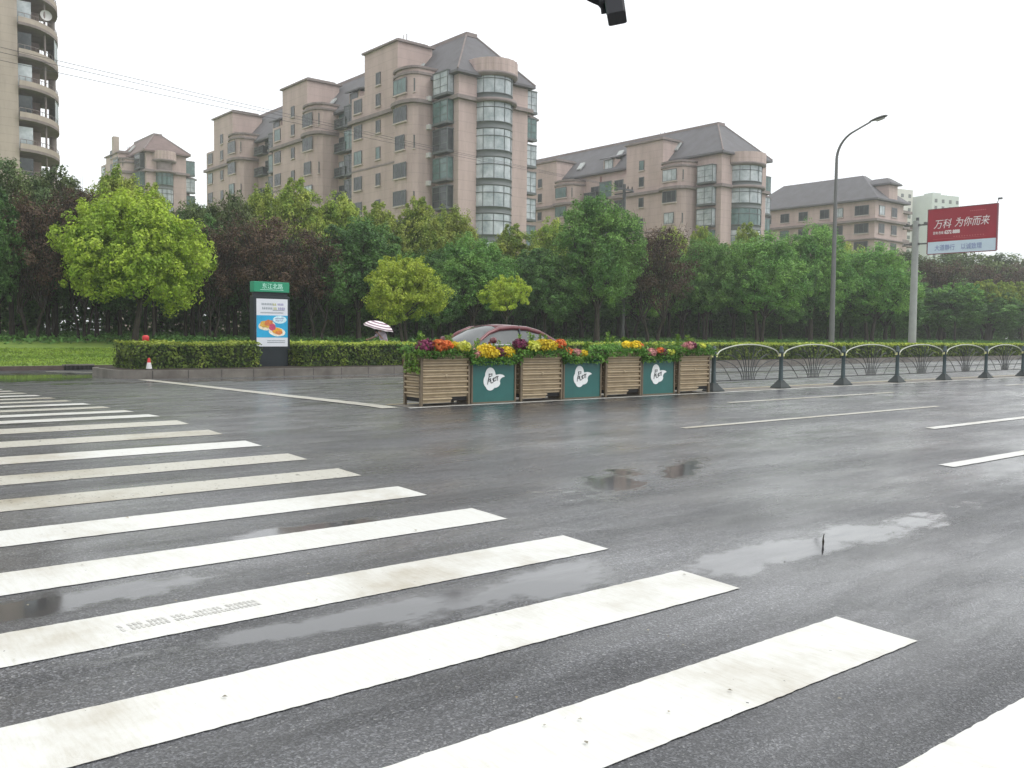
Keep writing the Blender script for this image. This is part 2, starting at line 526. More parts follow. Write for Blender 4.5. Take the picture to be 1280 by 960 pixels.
def strip_quad(n0, n1, x0, x1, lift, name, m_, jag=.0, step=.12, label=None):
    """painted marking laid on the cambered road: a fine grid with slightly ragged edges"""
    rng = random.Random(hash((round(n0, 2), round(x0, 2))) & 0xffff)
    nx = max(2, int((x1 - x0) / step)); nx = min(nx, 260)
    ny = max(1, int(round((n1 - n0) / .1)))
    vs = []; fs = []
    for j in range(ny + 1):
        for i in range(nx + 1):
            x = x0 + (x1 - x0) * i / nx
            n_ = n0 + (n1 - n0) * j / ny
            if j in (0, ny): n_ += rng.uniform(-jag, jag)
            if i in (0, nx): x += rng.uniform(-jag, jag)
            vs.append((x, row(n_, x), gz(n_) + lift))
    c = nx + 1
    for j in range(ny):
        for i in range(nx):
            fs.append((j * c + i, j * c + i + 1, (j + 1) * c + i + 1, (j + 1) * c + i))
    b = MB(); b.add(vs, fs)
    o = b.build(name, m_)
    o['kind'] = 'structure'
    return o

for i in range(-1, 23):
    y0 = 2.187 + 1.0747 * i
    x1 = 4.53 - .0058 * y0
    old = i in (5, 6, 8, 9, 12, 14, 15, 17, 18, 20, 21)
    strip_quad(y0, y0 + .4525, -1.3, x1, .0038, 'crosswalk_stripe', M['paint'] if not old else M['paint_old'], .0028, .035)
strip_quad(12.30, 12.40, 8.15, 420, .006, 'median_edge_line', M['paint'], .003, 1.0)
strip_quad(13.02, 13.16, 8.2, 420, .006, 'yellow_median_line', M['yellow_paint'], .003, 1.0)
strip_quad(12.44, 12.98, 8.2, 420, .005, 'median_pavement', M['kerb_plain'], .0, 1.0)
strip_quad(8.52, 8.64, 10.3, 17.8, .006, 'lane_line', M['paint_old'], .004)
strip_quad(10.72, 10.84, 14.2, 20.2, .006, 'lane_line', M['paint_old'], .004)
strip_quad(10.72, 10.84, 26, 32, .006, 'lane_line', M['paint_old'], .004)
for x in (13.9, 25, 37): strip_quad(6.72, 6.88, x, x + 6.5, .006, 'lane_line', M['paint'], .004)
for x in (10.4, 22): strip_quad(4.78, 4.96, x, x + 6, .006, 'lane_line', M['paint'], .004)
for n_ in (16.8, 20.2, 23.4):
    for x in (13, 25, 37, 49, 61): strip_quad(n_, n_ + .13, x, x + 6, .006, 'lane_line', M['paint_old'], .004)
# stop line of the far carriageway, across the lanes at the crossing
b = MB(); vs = []; fs = []
for i in range(61):
    n_ = 12.45 + (28.5 - 12.45) * i / 60
    if n_ > 26.5: break
    xc = 7.75 + (n_ - 12.45) * .052
    for dx in (-.02, .30): vs.append((xc + dx + random.uniform(-.008, .008), row(n_, xc), gz(n_) + .009))
for i in range(len(vs) // 2 - 1): fs.append((2 * i, 2 * i + 1, 2 * i + 3, 2 * i + 2))
b.add(vs, fs); b.build('stop_line', M['paint_old'])['kind'] = 'structure'
b = MB(); vs = []; fs = []
for i in range(40):
    n_ = 24.0 + i * .25
    if n_ > 33: break
for (xa, ya, xb, yb) in ((7.6, 32.6, 9.6, 30.6),):
    b.add([(xa, ya, .207), (xb, yb, .207), (xb + .05, yb + .3, .207), (xa + .05, ya + .3, .207)], [(0, 1, 2, 3)])
b.build('edge_line', M['paint_old'])['kind'] = 'structure'

# grey tread print of a tyre across one of the near stripes
b = MB(); rt = random.Random(2)
for k in range(30):
    x = 1.38 + k * .024
    for r_ in range(2):
        n_ = 4.50 + r_ * .055 + .02 * (k / 30)
        if rt.random() < .18: continue
        b.add([(x, row(n_, x), gz(n_) + .006), (x + .014, row(n_, x), gz(n_) + .006), (x + .008, row(n_ + .04, x), gz(n_ + .04) + .006), (x - .006, row(n_ + .04, x), gz(n_ + .04) + .006)], [(0, 1, 2, 3)])
b.build('tyre_mark', mat('tyre_grime', (.50, .495, .47), .6, var=.3, scale=30))['kind'] = 'structure'
# planted island between the carriageway and the cycle lane: kerb stones and soil
def island_outline(x0, n0, n1, x1, r, d=0):
    pts = []
    nn0, nn1, xx0 = n0 + d, n1 - d, x0 + d
    r = max(.05, r - d)
    for k in range(9):
        a = math.pi / 2 * k / 8
        pts.append((xx0 + r - r * math.cos(a) if 0 else xx0 + r - r * math.sin(a), nn0 + r - r * math.cos(a)))
    for k in range(9):
        a = math.pi / 2 * k / 8
        pts.append((xx0 + r - r * math.cos(a), nn1 - r + r * math.sin(a)))
    pts = [(x, row(n_, x)) for x, n_ in pts]
    return pts + [(x1, row(n1 - d, x1)), (x1, row(n0 + d, x1))]
IZ = .44
b = MB(); b.prism(island_outline(8.15, 26.75, 30.6, 420, 1.2), .0, IZ)
o = b.build('kerb', M['kerb']); o['kind'] = 'structure'
b = MB(); b.prism(island_outline(8.15, 26.75, 30.6, 420, 1.2, .18), IZ - .02, IZ + .012)
o = b.build('soil', M['soil']); o['kind'] = 'structure'
# lawn behind the cycle lane, rising to the trees
ns = [34.2 + .5 * i for i in range(60)] + [65, 75, 95, 150, 300, 560]
xs = [-120, -60, -20] + [-10 + i for i in range(0, 50)] + [45, 55, 70, 90, 120, 160, 240, 400, 560]
rl = random.Random(3)
sheet('lawn', ns, xs, lambda n_, x: lawn_z(n_) + (rl.uniform(-.03, .03) if n_ > 34.5 else 0), M['grass'])
b = MB(); b.add([(x, row(34.0, x), z) for z in (.1, .345) for x in (-120, 560)] + [(x, row(34.2, x), .348) for x in (-120, 560)], [(0, 1, 3, 2), (2, 3, 5, 4)])
b.build('lawn_kerb', mat('dark_stained_kerb', (.07, .05, .042), .6, var=.4, scale=4))['kind'] = 'structure'

# ------------------------------------------------------------------ foliage pieces
rng = np.random.default_rng(11)
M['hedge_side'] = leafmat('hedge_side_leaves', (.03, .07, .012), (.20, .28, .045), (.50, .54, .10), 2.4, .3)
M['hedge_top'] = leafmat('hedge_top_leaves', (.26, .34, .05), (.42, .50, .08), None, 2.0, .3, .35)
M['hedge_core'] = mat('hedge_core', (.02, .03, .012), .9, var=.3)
def hedge(label, x0, x1, n0, n1, z0, z1, group, dens=400, size=.095, core=True):
    t = thing('hedge', label, 'hedge', (x0, row(n0, x0), z0), 0, group)
    t.rotation_euler.z = -math.atan(KR)
    L_, D_, H_ = x1 - x0, n1 - n0, z1 - z0
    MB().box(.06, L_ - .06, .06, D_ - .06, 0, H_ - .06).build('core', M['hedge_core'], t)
    def seg(xa, xb, dn, sz, nm):
        n_s = int((xb - xa) * H_ * dn)
        P = np.stack([rng.uniform(xa, xb, n_s), rng.normal(0, .035, n_s), rng.uniform(.0, H_, n_s)], 1)
        N = np.stack([rng.normal(0, .55, n_s), -np.ones(n_s), rng.normal(.35, .5, n_s)], 1)
        ne = int(D_ * H_ * dn)
        if nm == 0:
            Pe = np.stack([rng.normal(xa, .035, ne), rng.uniform(0, D_, ne), rng.uniform(0, H_, ne)], 1)
            Ne = np.stack([-np.ones(ne), rng.normal(0, .5, ne), rng.normal(.3, .5, ne)], 1)
            P = np.concatenate([P, Pe]); N = np.concatenate([N, Ne])
        N /= np.linalg.norm(N, axis=1)[:, None]
        nt_ = int((xb - xa) * D_ * dn * .8)
        T = np.stack([rng.uniform(xa, xb, nt_), rng.uniform(-.03, D_, nt_), H_ + rng.normal(0, .03, nt_)], 1)
        T[:, 2] += .03 * np.sin(T[:, 0] * 2.1) + .025 * np.sin(T[:, 0] * 5.3 + 1)
        NT = np.stack([rng.normal(0, .5, nt_), rng.normal(0, .5, nt_), np.ones(nt_)], 1)
        NT /= np.linalg.norm(NT, axis=1)[:, None]
        return P, N, T, NT, sz
    S = []
    xa = 0.0; k = 0
    while xa < L_:
        ln = 14 if x0 + xa < 30 else 30
        xb = min(L_, xa + ln)
        far = math.hypot(x0 + xa, n0)
        sz = size * max(1, far / 34)
        S.append(seg(xa, xb, dens * (size / sz) ** 2, sz, k)); xa = xb; k += 1
    sizes = np.concatenate([np.full(len(a[0]), a[4]) for a in S])
    P = np.concatenate([a[0] for a in S]); N = np.concatenate([a[1] for a in S])
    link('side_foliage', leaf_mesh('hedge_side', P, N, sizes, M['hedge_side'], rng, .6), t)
    sizes = np.concatenate([np.full(len(a[2]), a[4]) for a in S])
    P = np.concatenate([a[2] for a in S]); N = np.concatenate([a[3] for a in S])
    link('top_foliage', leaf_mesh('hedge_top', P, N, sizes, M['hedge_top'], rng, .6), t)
    return t
HG = 'clipped hedges along the kerb'
XK = bearing_x(338, row(28.6, 14.5))      # the sign pillar stands in the gap
hedge('low clipped hedge left of the advertising pillar, at the corner', 8.75, XK - .72, 27.7, 29.6, IZ, IZ + .74, HG)
hedge('long clipped hedge running right from the advertising pillar', XK + .72, 200, 27.7, 29.6, IZ, IZ + .74, HG)
hedge('far low hedge behind the cycle lane in front of the trees', bearing_x(352, row(35.5, 20)), 260, 35.0, 36.4, .35, .98, HG, 260, .09)

# lawn grass blades near the kerb
ng = 26000
GP = np.stack([rng.uniform(2, 24, ng), rng.uniform(34.3, 41, ng), np.zeros(ng)], 1)
GP[:, 2] = [lawn_z(n_) + .03 for n_ in GP[:, 1]]
GP[:, 1] -= KR * (GP[:, 0] - 4.53)
GN = rng.normal(0, 1, (ng, 3)); GN[:, 2] *= .35; GN /= np.linalg.norm(GN, axis=1)[:, None]
M['blade'] = leafmat('grass_blades', (.14, .24, .035), (.27, .38, .06), None, .8, .3)
o = link('grass', leaf_mesh('grass', GP, GN, .11, M['blade'], rng, .3)); o['kind'] = 'stuff'; o['label'] = 'short green lawn grass behind the kerb'; o['category'] = 'grass'
# ------------------------------------------------------------------ median planters
M['slat'] = mat('brown_wpc_slat', lin((182, 166, 138)), .42, c2=lin((156, 140, 114)), scale=5, bump=.15)
M['slat_frame'] = mat('brown_frame', lin((104, 92, 74)), .5, var=.12, scale=5)
M['green_panel'] = mat('green_lacquer', lin((34, 92, 88)), .42, var=.10, scale=2.5)
M['dark_void'] = mat('dark_inside', (.012, .012, .012), .9)
M['white_mark'] = mat('white_print', (.78, .80, .80), .5)
M['black_mark'] = mat('black_print', (.02, .03, .035), .5)
M['leafy'] = leafmat('planter_leaves', (.06, .16, .03), (.18, .36, .07), (.34, .46, .10), 6, .3)
M['vine'] = leafmat('vine_leaves', (.10, .22, .03), (.26, .40, .08), None, 6, .3)
FLOW = {'yellow': ((.72, .52, .02), (.85, .70, .06)), 'orange': ((.62, .13, .03), (.80, .26, .08)), 'purple': ((.13, .025, .06), (.26, .05, .12)),
        'pink': ((.60, .22, .24), (.75, .40, .36)), 'lemon': ((.60, .65, .06), (.80, .82, .18))}
for k, (a, c) in FLOW.items(): M['fl_' + k] = leafmat(k + '_petals', a, c, None, 8, .25, .25)

def blob_leaves(c, r, n, size, m_, name, parent, flat=.75, seed=0):
    g_ = np.random.default_rng(seed)
    d = g_.normal(size=(n, 3)); d /= np.linalg.norm(d, axis=1)[:, None]
    rad = g_.uniform(.35, 1.0, n) ** .5
    P = d * rad[:, None] * np.array([r[0], r[1], r[2]]) + np.array(c)
    N = d + g_.normal(0, .45, (n, 3)); N[:, 2] += .3
    N /= np.linalg.norm(N, axis=1)[:, None]
    return link(name, leaf_mesh(name, P, N, size, m_, g_, flat), parent)

def cloud_mark():
    """white cloud with a trailing tail, 0.5 m wide, and dark brush strokes on it (x, z)"""
    def ell(cx_, cz_, rx, rz_, n=22): return [(cx_ + rx * math.cos(2 * math.pi * k / n), cz_ + rz_ * math.sin(2 * math.pi * k / n)) for k in range(n)]
    b = MB(); dd = 0
    for (cx_, cz_, rx, rz_) in ((-.06, .07, .115, .135), (-.125, -.03, .085, .11), (-.06, -.11, .10, .085), (.04, -.07, .12, .08), (-.03, 0, .12, .12)):
        b.plate([(x, z) for x, z in ell(cx_, cz_, rx, rz_)], 'y', -.004 - dd, 0); dd += .0006
    tail = [(.03, -.13), (.10, -.10), (.145, -.05), (.165, .0), (.20, .025), (.265, .045), (.215, .075), (.15, .085), (.07, .075), (.0, .05)]
    b.plate(tail, 'y', -.0085, 0)
    s = MB()
    def stroke(p, wd):
        (x0, z0), (x1, z1) = p
        dx, dz = x1 - x0, z1 - z0; l = math.hypot(dx, dz); nx, nz = -dz / l * wd, dx / l * wd
        s.plate([(x0 - nx, z0 - nz), (x1 - nx * .6, z1 - nz * .6), (x1 + nx * .6, z1 + nz * .6), (x0 + nx, z0 + nz)], 'y', -.012, -.009)
    for p in (((-.10, .085), (-.02, .095)), ((-.09, .10), (-.095, .02)), ((-.03, .10), (-.03, .055)), ((-.085, .05), (-.04, .055)), ((-.10, .03), (-.125, -.09)), ((-.095, .0), (-.05, .01)),
              ((-.06, .02), (-.075, -.04)), ((-.055, -.01), (-.05, -.065)), ((-.05, -.065), (.0, -.055)), ((-.01, .01), (.01, -.045)), ((.02, .03), (.015, -.04)), ((.0, .01), (.055, .03)),
              ((.015, -.035), (.07, -.02)), ((.065, .05), (.06, -.02)), ((.06, .04), (.12, .05)), ((.095, .045), (.10, -.03)), ((-.12, -.02), (-.085, -.03))):
        stroke(p, .0085)
    return b, s
cb, cs = cloud_mark()
cloud_me, stroke_me = cb.mesh('cloud_mark', M['white_mark']), cs.mesh('brush_strokes', M['black_mark'])

PW = 1.045
def planter_tall(x, idx, flowers, label):
    W_, D_, H_ = 1.0, .52, .885
    t = thing('flower_planter', label, 'planter', (x, row(12.46, x), .40), -math.atan(KR), 'flower planters on the median')
    f = MB()
    for px in (0, W_ - .045):
        for py in (0, D_ - .045): f.box(px, px + .045, py, py + .045, 0, H_)
    f.box(-.012, W_ + .012, -.012, D_ + .012, H_, H_ + .028)
    f.build('frame', M['slat_frame'], t)
    s = MB(); n = 9; pitch = (H_ - .05) / n
    prof = [(.020, 0), (.012, .03), (-.004, .046), (-.032, .062), (-.030, .076)]
    for k in range(n):
        z = .045 + k * pitch
        q = [(.020 + a, z + c) for a, c in prof] + [(.034, z + .086), (.034, z)]
        x1_ = W_ - .045 if k else W_ - .38
        s.add([(.045, p[0], p[1]) for p in q] + [(x1_, p[0], p[1]) for p in q], [(i, (i + 1) % 7, 7 + (i + 1) % 7, 7 + i) for i in range(7)] + [tuple(range(7))[::-1], tuple(range(7, 14))])
        if k == 0: continue
        for (xx, sg) in ((.020, 1), (W_ - .020, -1)):
            q2 = [(xx + a * sg, z + c) for a, c in prof] + [(xx + .014 * sg, z + .084), (xx + .014 * sg, z)]
            s.add([(p[0], .045, p[1]) for p in q2] + [(p[0], D_ - .045, p[1]) for p in q2], [(i, (i + 1) % 7, 7 + (i + 1) % 7, 7 + i) for i in range(7)])
    s.build('slats', M['slat'], t)
    MB().box(.036, W_ - .036, .038, D_ - .036, .07, H_ - .02).build('liner', M['dark_void'], t)
    e = MB().lathe([(0, -.004), (.028, -.004), (.03, .004), (0, .004)], (0, 0, 0), 12).build('emblem', M['slat'], t)
    e.rotation_euler = (R(90), 0, 0); e.location = (W_ * .5, -.012, H_ * .55)
    plants(t, W_, D_, H_ + .02, flowers, idx)
    return t
def planter_green(x, idx, flowers, label):
    W_, D_, H_ = .98, .42, .785
    t = thing('green_planter', label, 'planter', (x, row(12.50, x), .40), -math.atan(KR), 'green planters with a cloud mark on the median')
    bx = MB().cbox(.02, W_ - .02, .012, D_, .02, H_ - .02, .012).build('box', M['green_panel'], t)
    f = MB()
    for px in (0, W_ - .032): f.box(px, px + .032, -.004, D_ + .01, 0, H_ + .005)
    f.box(.032, W_ - .032, -.002, .03, H_ - .03, H_ + .003); f.box(.032, W_ - .032, -.002, .03, 0, .022)
    f.build('frame', M['slat_frame'], t)
    a = link('cloud_mark', cloud_me, t, (W_ * .5 - .02, .010, H_ * .52)); a.scale = (.98, 1, 1.0)
    link('brush_strokes', stroke_me, a)
    plants(t, W_, D_, H_ - .01, flowers, idx)
    return t
def plants(t, W_, D_, top, flowers, idx):
    rr = random.Random(idx * 13 + 1)
    g_ = np.random.default_rng(idx)
    n = 2000
    P = np.stack([g_.uniform(-.08, W_ + .08, n), g_.uniform(-.09, D_ + .08, n), top + np.abs(g_.normal(0, .062, n)) - .045], 1)
    spill = g_.random(n) < .12
    P[spill, 1] = -.06 - g_.random(spill.sum()) * .05; P[spill, 2] = top - g_.random(spill.sum()) * .12
    N = g_.normal(0, .6, (n, 3)); N[:, 2] += .8; N[:, 1] -= .4; N /= np.linalg.norm(N, axis=1)[:, None]
    link('leaves', leaf_mesh('leaves', P, N, .065, M['leafy'], g_, .5), t)
    for (fx, kind_, r_) in flowers:
        fz = top + .085 + rr.uniform(-.02, .04)
        blob_leaves((fx * W_, rr.uniform(-.05, .06), fz), (r_ * 1.22, r_ * .95, r_ * .8), int(560 * (r_ / .15) ** 2), .044, M['fl_' + kind_], 'flower_clump', t, .8, rr.randint(0, 9999))['label'] = kind_ + ' flower heads'
    for _ in range(5):
        sx = rr.uniform(.1, .9) * W_; h = rr.uniform(.14, .26)
        link('stalk', MB().tube([(sx, D_ * .4, top), (sx, D_ * .4, top + .08 + h)], .004, 4).mesh('stalk', M['leafy']), t)
        P = np.stack([sx + g_.normal(0, .02, 70), D_ * .4 + g_.normal(0, .02, 70), top + .08 + g_.random(70) * h], 1)
        N = g_.normal(0, 1, (70, 3)); N /= np.linalg.norm(N, axis=1)[:, None]
        link('sprig', leaf_mesh('sprig', P, N, .05, M['vine'], g_, .4), t)
px0 = 8.45
specs = [
    ('t', [(.12, 'purple', .15), (.36, 'orange', .14), (.50, 'orange', .10), (.82, 'lemon', .12), (.68, 'yellow', .08)], 'brown slatted planter at the near end of the row, orange and purple flowers'),
    ('g', [(.06, 'pink', .12), (.30, 'yellow', .16), (.44, 'yellow', .11), (.62, 'purple', .12), (.82, 'yellow', .14)], 'nearest green planter with a cloud mark, yellow flowers spilling over its front'),
    ('t', [(.0, 'purple', .13), (.25, 'lemon', .13), (.48, 'yellow', .15), (.70, 'yellow', .15), (.95, 'orange', .11)], 'brown slatted planter topped with a thick row of yellow flowers before the car tail'),
    ('g', [(.15, 'orange', .10), (.35, 'pink', .10), (.5, 'yellow', .08)], 'middle green planter with a cloud mark, mostly leaves with a few pink and orange flowers'),
    ('t', [(.62, 'yellow', .10), (.82, 'yellow', .11), (.96, 'orange', .06)], 'brown slatted flower planter with tall green sprigs and two yellow flower clumps at its right'),
    ('g', [(.25, 'pink', .12), (.50, 'orange', .08), (.62, 'purple', .12), (.86, 'lemon', .09)], 'green planter with a cloud mark nearest the railing, with pink and purple flowers'),
    ('t', [(.25, 'pink', .12), (.40, 'purple', .12), (.72, 'lemon', .07)], 'brown slatted planter at the far end of the row, touching the railing'),
]
for i, (k, fl, lb) in enumerate(specs):
    (planter_tall if k == 't' else planter_green)(px0 + i * 1.052, i, fl, lb)
# vine trailing over the near end
g_ = np.random.default_rng(5)
first = [o for o in bpy.data.objects if o.name == 'flower_planter'][0]
P = np.stack([g_.normal(-.05, .03, 240), g_.uniform(0, .4, 240), g_.uniform(.55, .88, 240)], 1)
N = np.stack([-np.ones(240), g_.normal(0, .5, 240), g_.normal(.2, .5, 240)], 1); N /= np.linalg.norm(N, axis=1)[:, None]
link('vine', leaf_mesh('vine', P, N, .07, M['vine'], g_, .5), first)

# ------------------------------------------------------------------ median railing
M['post'] = mat('railing_green_grey', lin((62, 76, 78)), .42, .3, var=.15, scale=6)
M['post_base'] = mat('rubber_base', lin((44, 52, 52)), .6, var=.2, scale=8)
M['rail_gold'] = mat('pale_painted_rail', lin((176, 180, 168)), .35, .5)
M['rail_dark'] = mat('grey_rail', lin((60, 64, 64)), .4, .4)
M['clamp'] = mat('pale_yellow_clamp', lin((196, 196, 140)), .4, .2)
PX, DX = 18.53, 2.626
posts = [PX - DX + .18] + [PX + DX * i for i in range(0, 22)]
RG = 'railing posts along the median'
def post(x, lb, group):
    t = thing('railing_bollard', lb, 'railing post', (x, row(12.62, x), .40), -math.atan(KR), group)
    b = MB()
    def sq(r, z): return [(-r, -r * .75, z), (r, -r * .75, z), (r, r * .75, z), (-r, r * .75, z)]
    rings = [sq(.20, 0), sq(.195, .025), sq(.10, .13), sq(.062, .185)]
    vs = [p for q in rings for p in q]
    b.add(vs, [(4 * i + k, 4 * i + (k + 1) % 4, 4 * i + 4 + (k + 1) % 4, 4 * i + 4 + k) for i in range(3) for k in range(4)] + [(12, 13, 14, 15)])
    b.build('base', M['post_base'], t)
    MB().lathe([(.062, .17), (.052, .22), (.047, .5), (.047, .80), (.056, .81), (.056, .85), (.045, .86), (.045, .93), (.036, .96), (.012, .975), (0, .976)], seg=14).build('pillar', M['post'], t)
    c = MB()
    for sx in (-1, 1): c.box(min(sx * .045, sx * .10), max(sx * .045, sx * .10), -.02, .02, .735, .80)
    c.build('clamp', M['clamp'], t)
    return t
p0 = None
for i, x in enumerate(posts):
    lb = ['dark railing post touching the last flower planter', 'first free-standing dark railing post right of the flower planters', 'second free-standing railing post right of the planters',
          'third free-standing railing post right of the planters', 'fourth free-standing railing post right of the planters', 'fifth free-standing railing post right of the planters, nearest the right edge'][i] if i < 6 else 'small railing post in the far run of the median railing'
    if p0 is None: p0 = post(x, lb, RG)
    else:
        q = copy_tree(p0); q.location = (x, row(12.62, x), .40); q['label'] = lb
def panel(x0, x1, lb):
    Ls = x1 - x0 - .18
    t = thing('street_railing', lb, 'railing', (x0 + .09, row(12.62, x0), .40), -math.atan(KR), 'railing panels along the median')
    a = MB(); pts = []
    for k in range(25):
        u = k / 24
        pts.append((u * Ls, 0, .775 + .235 * math.sin(math.pi * u) ** .5))
    a.tube(pts, .0145, 8); a.build('top_arch', M['rail_gold'], t)
    r_ = MB(); r_.tube([(0, 0, .22), (Ls, 0, .22)], .013, 6); r_.tube([(0, 0, .40), (Ls, 0, .40)], .011, 6); r_.build('lower_rail', M['rail_dark'], t)
    c = Ls / 2
    for j in range(9):
        s_ = (j - 4)
        st = MB(); pts = []
        hgt = .76 - .028 * abs(s_) ** 1.75
        spread = .145 * s_ + .018 * s_ * abs(s_)
        for k in range(9):
            u = k / 8
            pts.append((c + .055 * s_ + spread * u ** 1.7, 0, .22 + hgt * (u if abs(s_) < 2 else math.sin(u * math.pi / 2) ** 1.0)))
        st.tube(pts, .0105, 6); st.build('stem', M['rail_dark'], t)
    for sg in (-1, 1):
        b = MB(); pts = []
        for k in range(11):
            u = k / 10
            pts.append((c + sg * (.62 + (Ls / 2 - .62) * u), 0, .22 + .40 * math.sin(u * math.pi / 2)))
        b.tube(pts, .0085, 6); b.build('side_arc', M['rail_dark'], t)
    return t
pp = None
for i in range(len(posts) - 1):
    if i == 0: panel(posts[0], posts[1], 'arched railing panel with a fan of curved rods, next to the flower planters'); continue
    lb = {1: 'arched railing panel between the first and second free-standing posts', 2: 'arched railing panel between the second and third free-standing posts', 3: 'arched railing panel between the third and fourth free-standing posts',
          4: 'arched railing panel between the fourth and fifth free-standing posts', 5: 'arched railing panel cut by the right edge of the picture'}.get(i, 'small arched panel in the far run of the median railing')
    if pp is None: pp = panel(posts[i], posts[i + 1], lb)
    else:
        q = copy_tree(pp); q.location = (posts[i] + .09, row(12.62, posts[i]), .40); q['label'] = lb

# ------------------------------------------------------------------ text helper
def text_mesh(s, size, name, mt, parent, loc, rot, shear=0.0, bold=0.0, align='LEFT', sx=1.0):
    cu = bpy.data.curves.new(name, 'FONT')
    cu.body = s; cu.size = size; cu.extrude = .004; cu.shear = shear; cu.offset = bold; cu.align_x = align
    cu.resolution_u = 3
    tmp = bpy.data.objects.new('tmp_text', cu)
    col.objects.link(tmp)
    dg = bpy.context.evaluated_depsgraph_get()
    me = bpy.data.meshes.new_from_object(tmp.evaluated_get(dg))
    bpy.data.objects.remove(tmp)
    me.materials.clear(); me.materials.append(mt)
    o = link(name, me, parent, loc); o.rotation_euler = rot; o.scale = (sx, 1, 1)
    return o

# ------------------------------------------------------------------ advertising pillar with street name
M['kiosk'] = mat('dark_pillar_metal', lin((38, 46, 50)), .4, .4, var=.1, scale=3)
M['sign_green'] = mat('street_sign_green', lin((20, 138, 100)), .4, var=.06, scale=3)
M['sign_text'] = mat('sign_lettering', lin((190, 240, 222)), .5)
M['poster_white'] = mat('poster_white', lin((214, 218, 224)), .35)
M['poster_blue'] = mat('poster_blue', lin((30, 160, 205)), .35, var=.1, scale=3)
ky = row(28.4, 14.3); kx = bearing_x(337.5, ky)
K = thing('advertising_pillar', 'dark advertising pillar with green street name sign and a blue food poster, in the gap of the hedge', 'advertising sign', (kx, ky, IZ))
K.scale = (.96, 1, .97)
KW = .64
MB().cbox(-KW + .04, KW - .04, -.12, .14, 0, .60, .015).build('plinth', M['kiosk'], K)
MB().cbox(-KW - .02, KW + .02, -.15, .17, .58, 2.36, .02).build('case', M['kiosk'], K)
MB().cbox(-KW + .02, KW - .02, -.05, .09, 2.36, 2.50, .01).build('neck', M['kiosk'], K)
nb = MB().cbox(-KW - .01, KW + .01, -.14, .16, 2.50, 2.84, .015).build('name_board', M['sign_green'], K)
text_mesh('东江北路', .20, 'lettering', M['sign_text'], nb, (-.36, -.146, 2.62), (R(90), 0, 0), bold=.0, sx=.95)
b = MB(); b.box(-.42, .42, -.1435, -.142, 2.565, 2.578); b.build('lower_line', M['sign_text'], nb)
po = MB().box(-KW + .075, KW - .075, -.158, -.152, .68, 2.27).build('poster', M['poster_white'], K)
MB().box(-KW + .076, KW - .076, -.161, -.1585, .98, 1.72).build('blue_field', M['poster_blue'], po)
def blob(cx_, cz_, rx, rz_, c, nm, y=-.164, n=18, wob=.12, seed=0, rot=0):
    rr = random.Random(seed); pts = []
    for k in range(n):
        a = 2 * math.pi * k / n; q = 1 + rr.uniform(-wob, wob)
        x, z = rx * q * math.cos(a), rz_ * q * math.sin(a)
        pts.append((cx_ + x * math.cos(rot) - z * math.sin(rot), cz_ + x * math.sin(rot) + z * math.cos(rot)))
    return MB().plate(pts, 'y', y, -.1612).build(nm, mat(nm + '_print', lin(c), .4, var=.25, scale=14), po)
blob(-.20, 1.38, .30, .16, (222, 214, 190), 'plate_left', -.1625, wob=.03, rot=.1)
blob(.17, 1.17, .30, .15, (226, 222, 205), 'plate_right', -.1632, wob=.03, rot=-.1)
blob(-.22, 1.42, .24, .12, (200, 160, 70), 'food_left', -.1645, seed=1)
blob(-.14, 1.47, .15, .10, (196, 112, 60), 'food_top', -.1652, seed=2, rot=.3)
blob(.0, 1.33, .12, .12, (186, 66, 100), 'food_centre', -.1660, seed=3)
blob(.18, 1.20, .20, .12, (224, 160, 40), 'food_right', -.1650, seed=4, rot=-.1)
blob(.24, 1.14, .13, .07, (206, 120, 60), 'food_crust', -.1656, seed=5)
blob(.27, 1.58, .25, .13, (196, 226, 232), 'speech_bubble', -.1640, wob=.01)
tx = mat('poster_grey_print', lin((120, 132, 140)), .5); ty = mat('poster_yellow_print', lin((170, 170, 70)), .5); tv = mat('poster_violet_print', lin((120, 110, 170)), .5)
def dashes(rows, m_, nm, y0=-.1605):
    b = MB()
    for (x0_, x1_, z_, h_) in rows:
        x = x0_
        while x < x1_:
            wd = h_ * .8
            b.box(x, x + wd * .8, y0, -.1582, z_, z_ + h_ * .18); b.box(x, x + wd * .8, y0, -.1582, z_ + h_ * .45, z_ + h_ * .6); b.box(x + wd * .3, x + wd * .45, y0 - .0006, -.1582, z_ - .002, z_ + h_)
            b.box(x + .0, x + wd * .1, y0 - .0003, -.1582, z_, z_ + h_)
            x += wd
    b.build(nm, m_, po)
dashes([(-.38, .02, 2.06, .075), (-.36, .02, 1.92, .08), (-.42, .40, 1.79, .04), (.02, .44, 1.62 + .26, .03)], tx, 'grey_print')
dashes([(.03, .14, 2.05, .08), (.05, .15, 1.92, .08)], ty, 'yellow_print')
dashes([(.20, .40, 2.06, .07), (.22, .42, 1.92, .08)], tv, 'violet_print')
dashes([(-.18, .46, .86, .03), (-.18, .46, .80, .03)], tx, 'footer_print')
dashes([(.10, .42, 1.60, .045), (.12, .40, 1.53, .035)], tv, 'bubble_print', -.1652)

